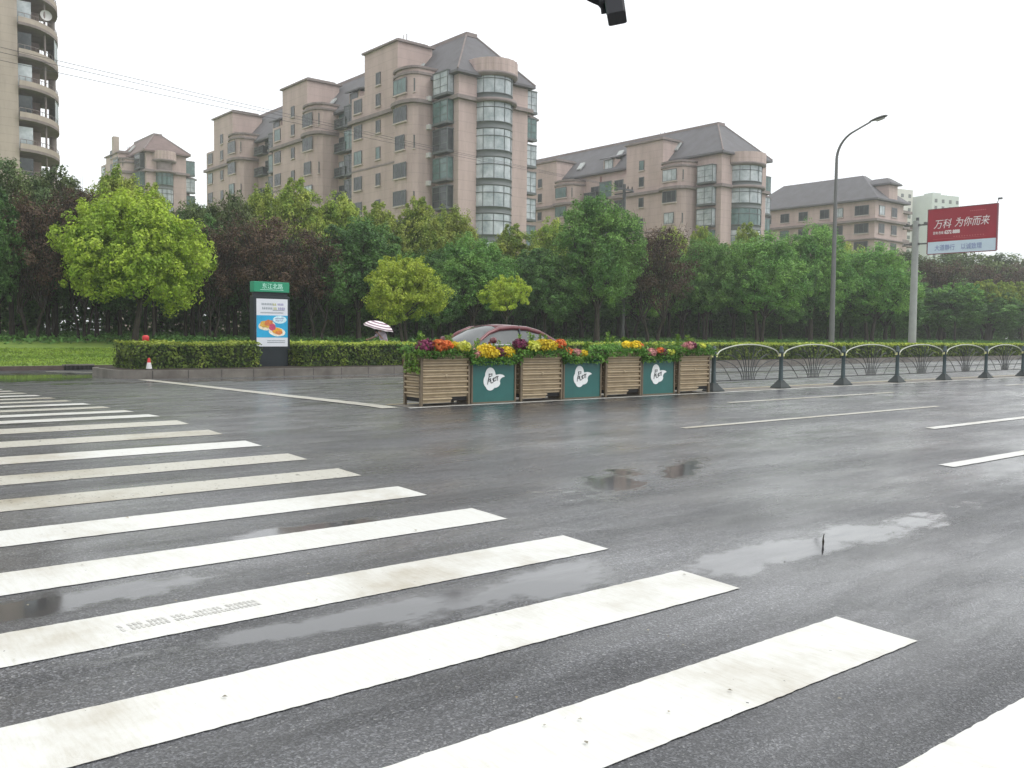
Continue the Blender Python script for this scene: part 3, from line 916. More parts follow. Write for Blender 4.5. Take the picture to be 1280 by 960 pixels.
# ------------------------------------------------------------------ billboard on a concrete pole
M['pole_conc'] = mat('pale_concrete_pole', lin((150, 154, 150)), .7, var=.12, scale=1.5)
M['bb_red'] = mat('billboard_red', lin((150, 28, 46)), .45, var=.12, scale=.6)
M['bb_white'] = mat('billboard_pale_band', lin((196, 214, 226)), .45, var=.05, scale=.8)
M['bb_text'] = mat('billboard_white_lettering', (.78, .74, .74), .5)
M['bb_text2'] = mat('billboard_blue_lettering', lin((132, 146, 186)), .5)
M['bb_text3'] = mat('billboard_dull_red_lettering', lin((176, 84, 88)), .5)
M['steel'] = mat('galvanised_steel', lin((96, 98, 98)), .45, .6)
BX, BY = 58.2, 29.25
Bb = thing('billboard', 'red billboard with white Chinese lettering on a tall pale concrete pole', 'billboard', (BX, BY, IZ - .1))
MB().tube([(0, 0, 0), (0, 0, 8.75)], [.25, .19], 16).build('pole', M['pole_conc'], Bb)
b = MB()
for z in (7.22, 8.42): b.box(-.05, .05, -1.0, .75, z, z + .09); b.box(-.07, .07, -.26, .26, z - .03, z + .12)
b.tube([(0, -.1, 8.75), (0, -.1, 8.95)], .1, 8); b.box(-.1, .1, -.7, -.55, 8.5, 8.62); b.box(-.1, .1, .5, .6, 8.5, 8.6)
b.build('bracket', M['steel'], Bb)
z0 = 6.92 - IZ + .1; z1 = 9.68 - IZ + .1; zs = 7.66 - IZ + .1
ya, yb = 28.42 - BY, 24.25 - BY
bd = MB().box(-.06, .06, yb, ya, zs, z1).build('red_panel', M['bb_red'], Bb)
bw = MB().box(-.055, .055, yb + .01, ya - .01, z0, zs - .004).build('pale_panel', M['bb_white'], Bb)
fr = MB()
fr.box(-.075, .075, yb - .05, yb, z0, z1 + .04); fr.box(-.075, .075, ya, ya + .05, z0, z1 + .04); fr.box(-.075, .075, yb, ya, z1 + .001, z1 + .05); fr.box(-.075, .075, yb, ya, z0 - .05, z0 - .001)
fr.build('panel_frame', mat('panel_frame', lin((120, 62, 70)), .5), Bb)
RX = (R(90), 0, R(-90))
text_mesh('万科', .62, 'headline', M['bb_text'], bd, (-.068, ya - .35, z1 - 1.16), RX, .25, .0, sx=.88)
text_mesh('为你而来', .62, 'headline', M['bb_text'], bd, (-.068, ya - 1.65, z1 - 1.13), RX, .25, .0, sx=.84)
text_mesh('咨询 热线', .20, 'telephone_line', M['bb_text'], bd, (-.068, ya - .32, z1 - 1.55), RX, 0, .002, sx=.78)
text_mesh('6272 8888', .30, 'telephone_line', M['bb_text'], bd, (-.068, ya - 1.05, z1 - 1.56), RX, 0, .012, sx=.74)
b = MB(); b.box(-.066, -.0605, ya - 3.6, ya - .35, z1 - 1.88, z1 - 1.86)
b.build('thin_rule', M['bb_text3'], bd)
b = MB()
for k in range(9): b.box(-.066, -.0605, ya - 2.65 - k * .11, ya - 2.58 - k * .11, z1 - .30, z1 - .24)
for k in range(12): b.box(-.066, -.0605, ya - 1.7 - k * .16, ya - 1.62 - k * .16, z1 - 1.80, z1 - 1.73)
b.build('fine_print', M['bb_text3'], bd)
text_mesh('大道静行', .40, 'lower_text', M['bb_text2'], bw, (-.063, ya - .45, z0 + .20), RX, 0, .002, sx=.80)
text_mesh('以诚致理', .40, 'lower_text', M['bb_text2'], bw, (-.063, ya - 2.08, z0 + .20), RX, 0, .002, sx=.80)
b = MB(); b.tube([(0, yb + .05, z1), (0, yb - .05, z1 + .28)], .02, 6); b.box(-.06, .05, yb - .25, yb - .02, z1 + .26, z1 + .36)
b.build('flood_light', M['steel'], Bb)

# ------------------------------------------------------------------ street lamp
M['lamp_pole'] = mat('lamp_pole_grey', lin((104, 106, 104)), .45, .3, var=.1, scale=2)
LX, LY = 48.05, 28.9
SL = thing('street_lamp', 'tall grey street lamp with one curved arm behind the hedge', 'street lamp', (LX, LY, IZ))
pts = [(0, 0, 0), (0, 0, 4), (0, 0, 8), (0, 0, 11.2)]; rs = [.17, .135, .105, .08]
for k in range(1, 11):
    a = math.pi / 2 * .80 * k / 10
    pts.append((0, -1.5 * (1 - math.cos(a)), 11.2 + 1.5 * math.sin(a))); rs.append(.078 - .003 * k)
e = pts[-1]; pts += [(0, e[1] - .95, e[2] + .36)]; rs.append(.042)
MB().tube(pts[:4], rs[:4], 14).build('pole', M['lamp_pole'], SL)
ar = MB().tube(pts[3:], rs[3:], 12).build('arm', M['lamp_pole'], SL)
MB().lathe([(.26, 0), (.26, .03), (.19, .05), (.18, .5), (.17, .52)], seg=16).build('base', M['lamp_pole'], SL)
hx, hy, hz = pts[-1]
b = MB()
secs = [(-.05, .05, .045), (.1, .10, .07), (.35, .17, .10), (.65, .18, .10), (.88, .12, .07), (.98, .03, .02)]
vs = []; fs = []
for (d, wd, hh) in secs:
    for k in range(10):
        a = 2 * math.pi * k / 10
        vs.append((hx + wd * math.cos(a), hy - d, hz + .03 + d * .16 + hh * (math.sin(a) if math.sin(a) > 0 else .5 * math.sin(a))))
for i in range(5):
    for k in range(10): fs.append((i * 10 + k, i * 10 + (k + 1) % 10, i * 10 + 10 + (k + 1) % 10, i * 10 + 10 + k))
fs += [tuple(range(10))[::-1], tuple(range(50, 60))]
b.add(vs, fs, True); lh = b.build('lamp_head', M['lamp_pole'], SL)
MB().add([(hx - .12, hy - .3, hz + .02), (hx + .12, hy - .3, hz + .02), (hx + .10, hy - .8, hz + .10), (hx - .10, hy - .8, hz + .10), (hx - .08, hy - .35, hz - .03), (hx + .08, hy - .35, hz - .03), (hx + .07, hy - .75, hz + .04), (hx - .07, hy - .75, hz + .04)],
         [(4, 5, 6, 7), (0, 1, 5, 4), (1, 2, 6, 5), (2, 3, 7, 6), (3, 0, 4, 7)]).build('lamp_glass', mat('lamp_glass', (.5, .5, .48), .2), lh)

# ------------------------------------------------------------------ utility pole and wires
UX, UY, UH = 50.9, 48.0, 11.9
UPo = thing('utility_pole', 'wooden-dark utility pole with a cross arm, rising above the trees before the second apartment block', 'utility pole', (UX, UY, lawn_z(48)))
M['upole'] = mat('weathered_concrete', lin((86, 88, 88)), .8, var=.15)
MB().tube([(0, 0, 0), (0, 0, UH - .2)], [.20, .12], 12).build('pole', M['upole'], UPo)
b = MB(); b.box(-.95, .95, -.05, .05, UH - .62, UH - .5); b.box(-.06, .06, -.95, .95, UH - .9, UH - .8); cr = b.build('cross_arm', M['steel'], UPo)
for x in (-.85, -.35, .4, .85): MB().lathe([(.03, 0), (.06, .03), (.04, .07), (.065, .1), (.03, .15), (.03, .22)], (x, 0, UH - .5), 10).build('insulator', M['kiosk'], cr)
wd = mat('black_cable', (.06, .06, .065), .6)
for (dx, z0_, z1_, lb) in ((-.85, 10.95, 12.35, 'topmost of the three overhead wires crossing the sky'), (-.35, 10.72, 12.3, 'middle one of the three overhead wires crossing the sky'), (.4, 10.35, 12.25, 'lowest of the three overhead wires crossing the sky')):
    A_ = Vector((-14.0, 27.6, z0_ - .75)); B_ = Vector((UX + dx, UY, z1_ + .25))
    pts = []
    for k in range(31):
        u = k / 30; p = A_.lerp(B_, u); p.z -= .55 * 4 * u * (1 - u) * .5; pts.append(p)
    o = MB().tube(pts, .0085, 5).build('overhead_wire', wd)
    tag(o, lb, 'wire', 'overhead wires')

# ------------------------------------------------------------------ traffic signal hanging at the top
M['signal'] = mat('signal_black', lin((34, 36, 42)), .5, var=.15, scale=6)
TS = thing('traffic_light', 'black traffic light head hanging at the top edge of the picture', 'traffic light', (6.555, 6.315, 4.635), R(-140))
b = MB().cbox(-.15, .15, -.09, .09, 0, .95, .02); hs_ = b.build('housing', M['signal'], TS)
hs_.rotation_euler = (R(9), R(-4), 0)
for k in range(3):
    zc = .17 + .30 * k
    v = MB(); n = 16; vs = []; fs = []
    for i in range(n + 1):
        a = math.pi * (-.12) + math.pi * 1.24 * i / n
        for (y_, r_) in ((-.09, .135), (-.09 - .22 * max(.25, math.sin(max(0, min(math.pi, a)))), .13)):
            vs.append((r_ * math.cos(a), y_, zc + r_ * math.sin(a)))
    for i in range(n): fs.append((2 * i, 2 * i + 2, 2 * i + 3, 2 * i + 1))
    v.add(vs, fs, True); vo_ = v.build('visor', M['signal'], hs_)
    sm = vo_.modifiers.new('solid', 'SOLIDIFY'); sm.thickness = .006
    MB().lathe([(0, .0), (.11, .0), (.115, -.01)], (0, 0, 0), 18).build('lens', mat('signal_lens', ((.16, .01, .01), (.16, .09, .01), (.01, .10, .06))[2 - k], .2), hs_, (0, -.094, zc)).rotation_euler = (R(90), 0, 0)
b = MB(); b.tube([(0, .09, .75), (0, .3, .80)], .03, 8); b.tube([(0, .3, .0 + .7), (0, .3, 1.5)], .045, 10); hg_ = b.build('hanger', M['signal'], TS)
b = MB(); b.tube([(0, 0, 0), (0, 0, 6.6)], [.14, .10], 14)
SP = thing('signal_mast', 'grey signal mast standing outside the right edge, its arm above the picture', 'mast', (13.6, 1.0, gz(1.0)))
b.build('pole', M['lamp_pole'], SP)
MB().tube([(0, 0, 6.0), (6.50 - 13.6 + .1, 6.36 + .25 - 1.0, 6.15 - gz(1.0))], [.09, .06], 12).build('arm', M['lamp_pole'], SP)

# ------------------------------------------------------------------ red car on the far carriageway
M['car_red'] = mat('maroon_car_paint', lin((92, 14, 26)), .28, .25, coat=.8)
M['car_glass'] = mat('car_glass', (.05, .06, .06), .05, spec=1.0)
M['tyre'] = mat('tyre_rubber', (.02, .02, .02), .8)
M['rim'] = mat('alloy_rim', (.45, .45, .46), .3, .9)
M['chrome'] = mat('chrome_trim', (.6, .6, .6), .15, 1)
M['lens_w'] = mat('headlamp_glass', (.5, .52, .55), .1, spec=.9)
M['lens_r'] = mat('tail_lamp_glass', (.30, .02, .02), .15)
cyy = 18.6
Car = thing('parked_car', 'maroon saloon car seen over the flower planters on the far carriageway', 'car', (bearing_x(505, row(18.6, 12)) + .28, row(18.6, 14), gz(18.6)))
Car.name = 'red_car'; Car.scale = (.97, 1, 1.05)
# x from nose (0) to tail (4.55); cross-sections: (x, z_bottom, z_belt, half width at belt, crown height of the hood/boot)
S = [(0.00, .38, .60, .52, .62), (.06, .28, .68, .68, .70), (.25, .22, .74, .80, .77), (.70, .20, .82, .87, .86), (1.20, .20, .90, .89, .95), (1.75, .20, .95, .90, 1.0), (2.4, .20, .97, .90, 1.0),
     (3.1, .20, .99, .90, 1.02), (3.7, .20, 1.01, .88, 1.05), (4.15, .24, 1.02, .84, 1.06), (4.42, .32, .98, .74, 1.0), (4.52, .42, .86, .62, .88)]
def ringb(x, zb, zs_, hw, zc):
    return [(x, -hw * .80, zb), (x, -hw * .97, zb + .10), (x, -hw * 1.01, (zb + zs_) * .52), (x, -hw * .985, zs_ - .06), (x, -hw * .90, zs_), (x, -hw * .45, zc), (x, 0, zc + .012),
            (x, hw * .45, zc), (x, hw * .90, zs_), (x, hw * .985, zs_ - .06), (x, hw * 1.01, (zb + zs_) * .52), (x, hw * .97, zb + .10), (x, hw * .80, zb)]
def loft(rings, caps=True, closed=False):
    b = MB(); n = len(rings[0]); vs = [p for r_ in rings for p in r_]
    rng_ = n if closed else n - 1
    fs = [(i * n + k, (i + 1) * n + k, (i + 1) * n + (k + 1) % n, i * n + (k + 1) % n) for i in range(len(rings) - 1) for k in range(rng_)]
    if caps: fs += [tuple(range(n)), tuple(range((len(rings) - 1) * n, len(rings) * n))[::-1]]
    b.add(vs, fs, True); return b
bo = loft([ringb(*s_) for s_ in S]).build('body', M['car_red'], Car)
sb = bo.modifiers.new('sub', 'SUBSURF'); sb.levels = 2; sb.render_levels = 2
# glasshouse: (x, half width at roof, roof z)
G_ = [(1.18, .72, .93), (1.45, .68, 1.10), (1.80, .62, 1.30), (2.15, .59, 1.405), (2.6, .58, 1.44), (3.1, .58, 1.42), (3.55, .58, 1.33), (3.95, .60, 1.16), (4.20, .66, 1.04)]
def belt(x):
    for a, c in zip(S, S[1:]):
        if a[0] <= x <= c[0]:
            u = (x - a[0]) / (c[0] - a[0]); return (a[2] + (c[2] - a[2]) * u - .03, (a[3] + (c[3] - a[3]) * u) * .93)
    return (.9, .8)
rg = []
for x, hw, zr in G_:
    zb, bw_ = belt(x); zb = min(zb, zr - .02)
    rg.append([(x, -bw_, zb), (x, -(bw_ * .35 + hw * .65), zb + (zr - zb) * .62), (x, -hw, zr - .085), (x, -hw * .62, zr - .012), (x, 0, zr + .006), (x, hw * .62, zr - .012), (x, hw, zr - .085), (x, (bw_ * .35 + hw * .65), zb + (zr - zb) * .62), (x, bw_, zb)])
gh = loft(rg).build('windows', M['car_glass'], Car)
# roof skin and pillars, body colour, 6 mm proud
sk = []
for (x, hw, zr), r_ in zip(G_, rg):
    if 2.0 < x < 3.7: sk.append([(p[0], p[1] * 1.01, p[2] + .007) for p in r_[2:7]])
rk = loft(sk, False).build('roof', M['car_red'], Car); rk.modifiers.new('t', 'SOLIDIFY').thickness = .012
for sg in (0, 8):
    side = [Vector(r_[2 if sg == 0 else 6]) for r_ in rg]
    out_ = Vector((0, -.008 if sg == 0 else .008, .006))
    MB().tube([p + out_ for p in side], [.05] * 3 + [.06] * 3 + [.065, .07, .07], 8).build('roof_rail', M['car_red'], Car)
    bs = -1 if sg == 0 else 1
    z1_, w1_ = belt(2.75)
    MB().tube([(2.72, bs * (w1_ + .004), .95), (2.80, bs * .66, 1.27), (2.84, bs * .585, 1.405)], .026, 6).build('door_pillar', M['kiosk'], Car)
    MB().tube([(1.25, bs * .86, .925), (2.0, bs * .872, .955), (3.0, bs * .865, .975), (3.9, bs * .83, .985)], .012, 6).build('window_trim', M['chrome'], Car)
    MB().tube([(1.62, bs * .86, 1.0), (1.63, bs * .99, 1.02)], .03, 6).build('mirror_stalk', M['car_red'], Car)
    mo = MB(); mo.lathe([(0, -.085), (.05, -.075), (.075, -.03), (.08, .02), (.06, .07), (0, .08)], seg=12); mi = mo.build('side_mirror', M['car_red'], Car, (1.62, bs * 1.04, 1.06)); mi.rotation_euler = (R(90), 0, 0); mi.scale = (.8, 1, 1.3)
    for wx in (.88, 3.55):
        wh = MB().lathe([(.19, -.10), (.29, -.105), (.325, -.08), (.33, 0), (.325, .08), (.29, .105), (.19, .10)], seg=28).build('wheel', M['tyre'], Car, (wx, bs * .80, .33)); wh.rotation_euler = (R(90), 0, 0)
        rm = MB().lathe([(0, .09), (.05, .10), (.06, .085), (.17, .075), (.20, .10), (.20, -.10), (.17, -.075), (.06, -.085), (.05, -.10), (0, -.09)], seg=20)
        for k in range(5):
            a = 2 * math.pi * k / 5
            for zz in (.088, -.088): rm.tube([(.05 * math.cos(a), .05 * math.sin(a), zz), (.185 * math.cos(a), .185 * math.sin(a), zz)], .018, 5)
        rm.build('rim', M['rim'], wh)
        MB().lathe([(.365, -.01), (.375, 0), (.365, .01)], seg=28).build('wheel_arch', M['tyre'], Car, (wx, bs * .885, .34)).rotation_euler = (R(90), 0, 0)
    hl = MB().lathe([(0, -.02), (.07, -.01), (.10, .02), (.085, .06), (0, .07)], seg=14).build('headlight', M['lens_w'], Car, (.19, bs * .60, .66)); hl.rotation_euler = (0, R(-65), 0); hl.scale = (1, 1.5, 1)
    tl = MB().lathe([(0, -.02), (.07, -.01), (.09, .03), (0, .05)], seg=14).build('tail_light', M['lens_r'], Car, (4.40, bs * .62, .84)); tl.rotation_euler = (0, R(75), 0); tl.scale = (1, 1.6, 1)
    for dx_ in (2.45, 3.4): MB().tube([(dx_, bs * .905, .80), (dx_ + .16, bs * .907, .80)], .013, 6).build('door_handle', M['chrome'], Car)
MB().box(-.015, .02, -.35, .35, .42, .54).build('grille', M['dark_void'], Car)
MB().box(-.03, -.012, -.22, .22, .36, .46).build('number_plate', mat('plate_blue', (.03, .08, .3), .4), Car)

# ------------------------------------------------------------------ scooter rider with an umbrella on the cycle lane
ry_ = row(32.3, 20); rx_ = bearing_x(471, ry_)
M['skin'] = mat('skin', (.48, .30, .22), .55)
M['shirt'] = mat('pale_lilac_shirt', lin((208, 196, 210)), .8, var=.06)
M['trousers'] = mat('dark_trousers', (.03, .035, .05), .8)
M['hair'] = mat('black_hair', (.015, .012, .012), .5)
M['scooter'] = mat('dark_blue_scooter', lin((34, 40, 58)), .35, coat=.5)
Sc = thing('electric_scooter', 'dark electric scooter on the cycle lane behind the hedge', 'scooter', (rx_, ry_, .20))
for wx in (-.62, .58):
    wh = MB().lathe([(.12, -.045), (.20, -.05), (.225, 0), (.20, .05), (.12, .045)], seg=22).build('wheel', M['tyre'], Sc, (wx, 0, .225)); wh.rotation_euler = (R(90), 0, 0)
    MB().lathe([(0, -.04), (.12, -.03), (.12, .03), (0, .04)], seg=16).build('rim', M['rim'], wh)
b = MB(); b.cbox(-.30, .12, -.13, .13, .24, .32, .03); b.build('footboard', M['scooter'], Sc)
b = loft([[(x, -w_, z0_), (x, -w_ * .9, z1_), (x, w_ * .9, z1_), (x, w_, z0_)] for x, w_, z0_, z1_ in ((.08, .13, .30, .62), (.35, .16, .32, .72), (.70, .14, .40, .74), (.92, .07, .55, .70))], True, True)
b.build('rear_body', M['scooter'], Sc)
MB().cbox(.10, .78, -.13, .13, .72, .80, .03).build('saddle', M['tyre'], Sc)
MB().cbox(.72, 1.02, -.17, .17, .80, 1.04, .03).build('luggage_box', M['scooter'], Sc)
b = loft([[(x, -w_, z), (x - .05, -w_ * .5, z + .02), (x - .05, w_ * .5, z + .02), (x, w_, z)] for x, w_, z in ((-.34, .12, .28), (-.40, .19, .6), (-.46, .17, .85), (-.44, .10, .98))], True, True)
b.build('front_shield', M['scooter'], Sc)
b = MB(); b.tube([(-.62, 0, .225), (-.50, 0, .6), (-.42, 0, 1.02)], .025, 8); b.build('fork', M['steel'], Sc)
b = MB(); b.tube([(-.30, -.32, 1.06), (-.40, -.15, 1.03), (-.42, 0, 1.02), (-.40, .15, 1.03), (-.30, .32, 1.06)], .014, 8); b.build('handlebar', M['tyre'], Sc)
MB().lathe([(0, -.02), (.06, 0), (.065, .03), (0, .04)], seg=14).build('headlight', M['lens_w'], Sc, (-.50, 0, .88)).rotation_euler = (0, R(-90), 0)

def skinned(name, verts, edges, radii, m_, parent, levels=1, root=0):
    me = bpy.data.meshes.new(name); me.from_pydata(verts, edges, []); me.materials.append(m_); me.update()
    o = link(name, me, parent)
    md = o.modifiers.new('skin', 'SKIN'); md.use_smooth_shade = True
    sv = me.skin_vertices[0].data
    for i, r_ in enumerate(radii): sv[i].radius = (r_, r_) if not isinstance(r_, tuple) else r_; sv[i].use_root = (i == root)
    s_ = o.modifiers.new('sub', 'SUBSURF'); s_.levels = levels; s_.render_levels = levels
    return o
Pn = thing('person', 'person in a pale top riding a scooter under a striped umbrella behind the hedge', 'person', (rx_, ry_, .20))
V_ = []; E_ = []; Rd = []
def nv(p, r_, frm=None):
    V_.append(p); Rd.append(r_)
    if frm is not None: E_.append((frm, len(V_) - 1))
    return len(V_) - 1
pel = nv((.36, 0, .90), (.15, .13)); wa = nv((.32, 0, 1.08), (.13, .115), pel); ch = nv((.24, 0, 1.27), (.15, .13), wa); nk0 = nv((.18, 0, 1.41), .075, ch); nk1 = nv((.145, 0, 1.48), .052, nk0)
hd0 = nv((.115, 0, 1.55), (.075, .085), nk1); hd1 = nv((.105, 0, 1.63), (.08, .098), hd0); hd2 = nv((.115, 0, 1.70), (.055, .065), hd1)
def hand(w_, p, d, side):
    """palm, four curled fingers and a thumb round the grip"""
    pm = nv(p, .028, w_)
    for k in range(4):
        o_ = (k - 1.5) * .021
        a = nv((p[0] + d[0] * .04, p[1] + o_, p[2] + d[2] * .04 + .012), .010, pm)
        c = nv((p[0] + d[0] * .065, p[1] + o_, p[2] - .012), .009, a)
        nv((p[0] + d[0] * .045, p[1] + o_, p[2] - .034 + .003 * abs(k - 1)), .008, c)
    a = nv((p[0] + .005, p[1] - side * .035, p[2] - .018), .011, pm); nv((p[0] + d[0] * .035, p[1] - side * .04, p[2] - .036), .009, a)
for s_ in (-1, 1):
    sh = nv((.21, s_ * .175, 1.36), .062, ch)
    if s_ == 1: el = nv((.04, s_ * .26, 1.20), .043, sh); wr = nv((-.19, s_ * .28, 1.12), .030, el); hand(wr, (-.27, s_ * .28, 1.105), (-1, 0, 0), s_)
    else: el = nv((.09, s_ * .25, 1.14), .043, sh); wr = nv((-.02, s_ * .14, 1.33), .030, el); hand(wr, (-.045, s_ * .09, 1.40), (-1, 0, 0), s_)
    hp = nv((.34, s_ * .10, .86), .098, pel); kn = nv((-.06, s_ * .14, .80), .066, hp); an = nv((-.10, s_ * .12, .42), .042, kn); hl_ = nv((-.09, s_ * .12, .355), .038, an); nv((-.24, s_ * .12, .345), .033, hl_)
body_o = skinned('body', V_, E_, Rd, M['skin'], Pn, 2)
# clothes: shells following the torso, arms and legs
sv_, se_, sr_ = [(.37, 0, .90), (.325, 0, 1.08), (.24, 0, 1.27), (.185, 0, 1.39), (.21, -.18, 1.365), (.09, -.25, 1.16), (.21, .18, 1.365), (.05, .255, 1.21)], [(0, 1), (1, 2), (2, 3), (2, 4), (4, 5), (2, 6), (6, 7)], [(.175, .15), (.155, .135), (.175, .15), (.08, .08), .082, .062, .082, .062]
skinned('shirt', sv_, se_, sr_, M['shirt'], Pn, 2)
tv_ = [(.36, 0, .88), (.34, -.10, .86), (-.06, -.14, .80), (-.10, -.12, .44), (.34, .10, .86), (-.06, .14, .80), (-.10, .12, .44)]
skinned('trousers', tv_, [(0, 1), (1, 2), (2, 3), (0, 4), (4, 5), (5, 6)], [(.17, .15), .115, .082, .062, .115, .082, .062], M['trousers'], Pn, 2)
for s_ in (-1, 1): skinned('shoe', [(-.07, s_ * .12, .355), (-.27, s_ * .12, .345)], [(0, 1)], [.05, .042], M['tyre'], Pn, 2)
hb = MB(); hb.lathe([(0, .118), (.06, .10), (.098, .05), (.104, 0), (.098, -.06), (.085, -.12), (.05, -.15)], seg=18)
ho = hb.build('hair', M['hair'], Pn, (.135, 0, 1.635)); ho.scale = (1.05, .95, 1)
MB().lathe([(0, -.012), (.008, -.006), (.010, 0), (.004, .010), (0, .012)], seg=8).build('nose', M['skin'], Pn, (.004, 0, 1.615)).scale = (1.6, 1, 1.3)
for s_ in (-1, 1):
    MB().lathe([(0, -.009), (.007, -.005), (.009, 0), (.007, .005), (0, .009)], seg=8).build('eye', M['hair'], Pn, (.014, s_ * .032, 1.64))
MB().box(.012, .018, -.022, .022, 1.578, 1.584).build('mouth', mat('lips', (.35, .12, .10), .5), Pn)
# umbrella held in the left hand, tilted back over the rider
Um = thing('umbrella', 'pink and white striped umbrella held over the scooter rider', 'umbrella', (rx_ - .055, ry_ - .09, 1.60))
Um.rotation_euler = (R(13), R(8), 0)
MB().tube([(0, 0, -.12), (0, 0, .46)], .008, 6).build('shaft', M['steel'], Um)
def umat():
    mt = mat('striped_umbrella_cloth', lin((226, 214, 218)), .7)
    n = mt.node_tree; tc_ = n.nodes.new('ShaderNodeTexCoord'); sp = n.nodes.new('ShaderNodeSeparateXYZ')
    n.links.new(tc_.outputs['Object'], sp.inputs[0])
    wv = n.nodes.new('ShaderNodeMath'); wv.operation = 'MULTIPLY'; wv.inputs[1].default_value = 12
    n.links.new(sp.outputs['Z'], wv.inputs[0])
    fr_ = n.nodes.new('ShaderNodeMath'); fr_.operation = 'FRACT'; n.links.new(wv.outputs[0], fr_.inputs[0])
    gt = n.nodes.new('ShaderNodeMath'); gt.operation = 'GREATER_THAN'; gt.inputs[1].default_value = .58; n.links.new(fr_.outputs[0], gt.inputs[0])
    mx = n.nodes.new('ShaderNodeMix'); mx.data_type = 'RGBA'; mx.inputs[6].default_value = (*lin((232, 222, 224)), 1); mx.inputs[7].default_value = (*lin((128, 100, 116)), 1)
    n.links.new(gt.outputs[0], mx.inputs[0]); n.links.new(mx.outputs[2], n.nodes['Principled BSDF'].inputs['Base Color'])
    return mt
vs = [(0, 0, .44)]; fs = []; NR, NA = 6, 32
for i in range(1, NR + 1):
    u = i / NR
    for k in range(NA):
        a = 2 * math.pi * k / NA
        sc_ = 1 - .05 * abs(math.sin(4 * a)) * u
        r_ = .63 * math.sin(u * 1.25) / math.sin(1.25) * sc_
        vs.append((r_ * math.cos(a), r_ * math.sin(a), .44 - .27 * (1 - math.cos(u * 1.25)) / (1 - math.cos(1.25)) + .02 * abs(math.sin(4 * a)) * u))
for k in range(NA): fs.append((0, 1 + k, 1 + (k + 1) % NA))
for i in range(NR - 1):
    for k in range(NA): fs.append((1 + i * NA + k, 1 + (i + 1) * NA + k, 1 + (i + 1) * NA + (k + 1) % NA, 1 + i * NA + (k + 1) % NA))
b = MB(); b.add(vs, fs, True); cn = b.build('canopy', umat(), Um); cn.modifiers.new('t', 'SOLIDIFY').thickness = .003
for k in range(8):
    a = 2 * math.pi * k / 8
    MB().tube([(0, 0, .25), (.26 * math.cos(a), .26 * math.sin(a), .36)], .003, 4).build('rib', M['steel'], Um)
MB().tube([(0, 0, .44), (0, 0, .50)], .005, 6).build('tip', M['steel'], Um)

# ------------------------------------------------------------------ small things at the kerb
bx_ = bearing_x(182, row(29.95, 10.6))
Bo = thing('bollard', 'red-topped bollard standing behind the left hedge', 'bollard', (bx_, row(29.95, 10.6), IZ))
M['red_plastic'] = mat('red_plastic', lin((196, 44, 50)), .4)
M['white_plastic'] = mat('white_plastic', (.62, .62, .62), .45)
MB().lathe([(.09, 0), (.09, .03), (.055, .05), (.055, .76), (.06, .77)], seg=14).build('post', M['white_plastic'], Bo)
MB().lathe([(.06, .76), (.10, .78), (.105, .93), (.09, .97), (.04, .99), (0, .99)], seg=16).build('cap', M['red_plastic'], Bo)
cx_ = bearing_x(186.5, row(27.35, 10))
Co = thing('traffic_cone', 'small red and white traffic cone in front of the left hedge', 'traffic cone', (cx_, row(27.4, 10), IZ + .01))
MB().box(-.10, .10, -.10, .10, 0, .02).build('base', M['tyre'], Co)
MB().lathe([(.085, .02), (.055, .20)], seg=14).build('lower_sleeve', M['white_plastic'], Co)
MB().lathe([(.055, .20), (.034, .31), (.028, .33), (0, .33)], seg=14).build('top', M['red_plastic'], Co)
dx0 = bearing_x(99, row(33.9, 8))
Dr = thing('drain_inlet', 'dark barred drain inlet in the lawn kerb', 'drain', (dx0 - .45, row(33.94, 8), .20))
MB().box(-.05, .95, .02, .24, .15, .19).build('slab', M['kerb'], Dr)
b = MB()
for k in range(7): b.box(.02 + k * .14, .06 + k * .14, -.03, .0, 0, .15)
b.build('bars', M['tyre'], Dr)
MB().box(-.02, .92, .004, .05, .0, .15).build('cavity', M['dark_void'], Dr)
tw = MB().tube([(0, 0, 0), (.006, .002, .03), (.0, .0, .055), (.012, .0, .085)], [.006, .009, .005, .003], 6).build('twig', mat('dark_twig', (.02, .015, .01), .8), None, (5.87, 3.55, gz(3.6)))
tag(tw, 'small dark twig sticking up from the puddle on the road', 'twig')
# scattered leaf litter and grit on the road
n = 500
LP = np.stack([rng.uniform(0, 20, n), rng.uniform(1.8, 22, n), np.zeros(n)], 1); LP[:, 2] = [gz(v) + .012 for v in LP[:, 1]]
LP[:, 1] -= KR * (LP[:, 0] - 4.53)
LN = rng.normal(0, .12, (n, 3)); LN[:, 2] = 1; LN /= np.linalg.norm(LN, axis=1)[:, None]
o = link('leaf_litter', leaf_mesh('litter', LP, LN, .022, leafmat('litter', (.25, .2, .12), (.5, .48, .4), None, 5, .1), rng, .7)); tag(o, 'tiny fallen leaves and grit on the wet road', 'leaf litter', None, 'stuff')
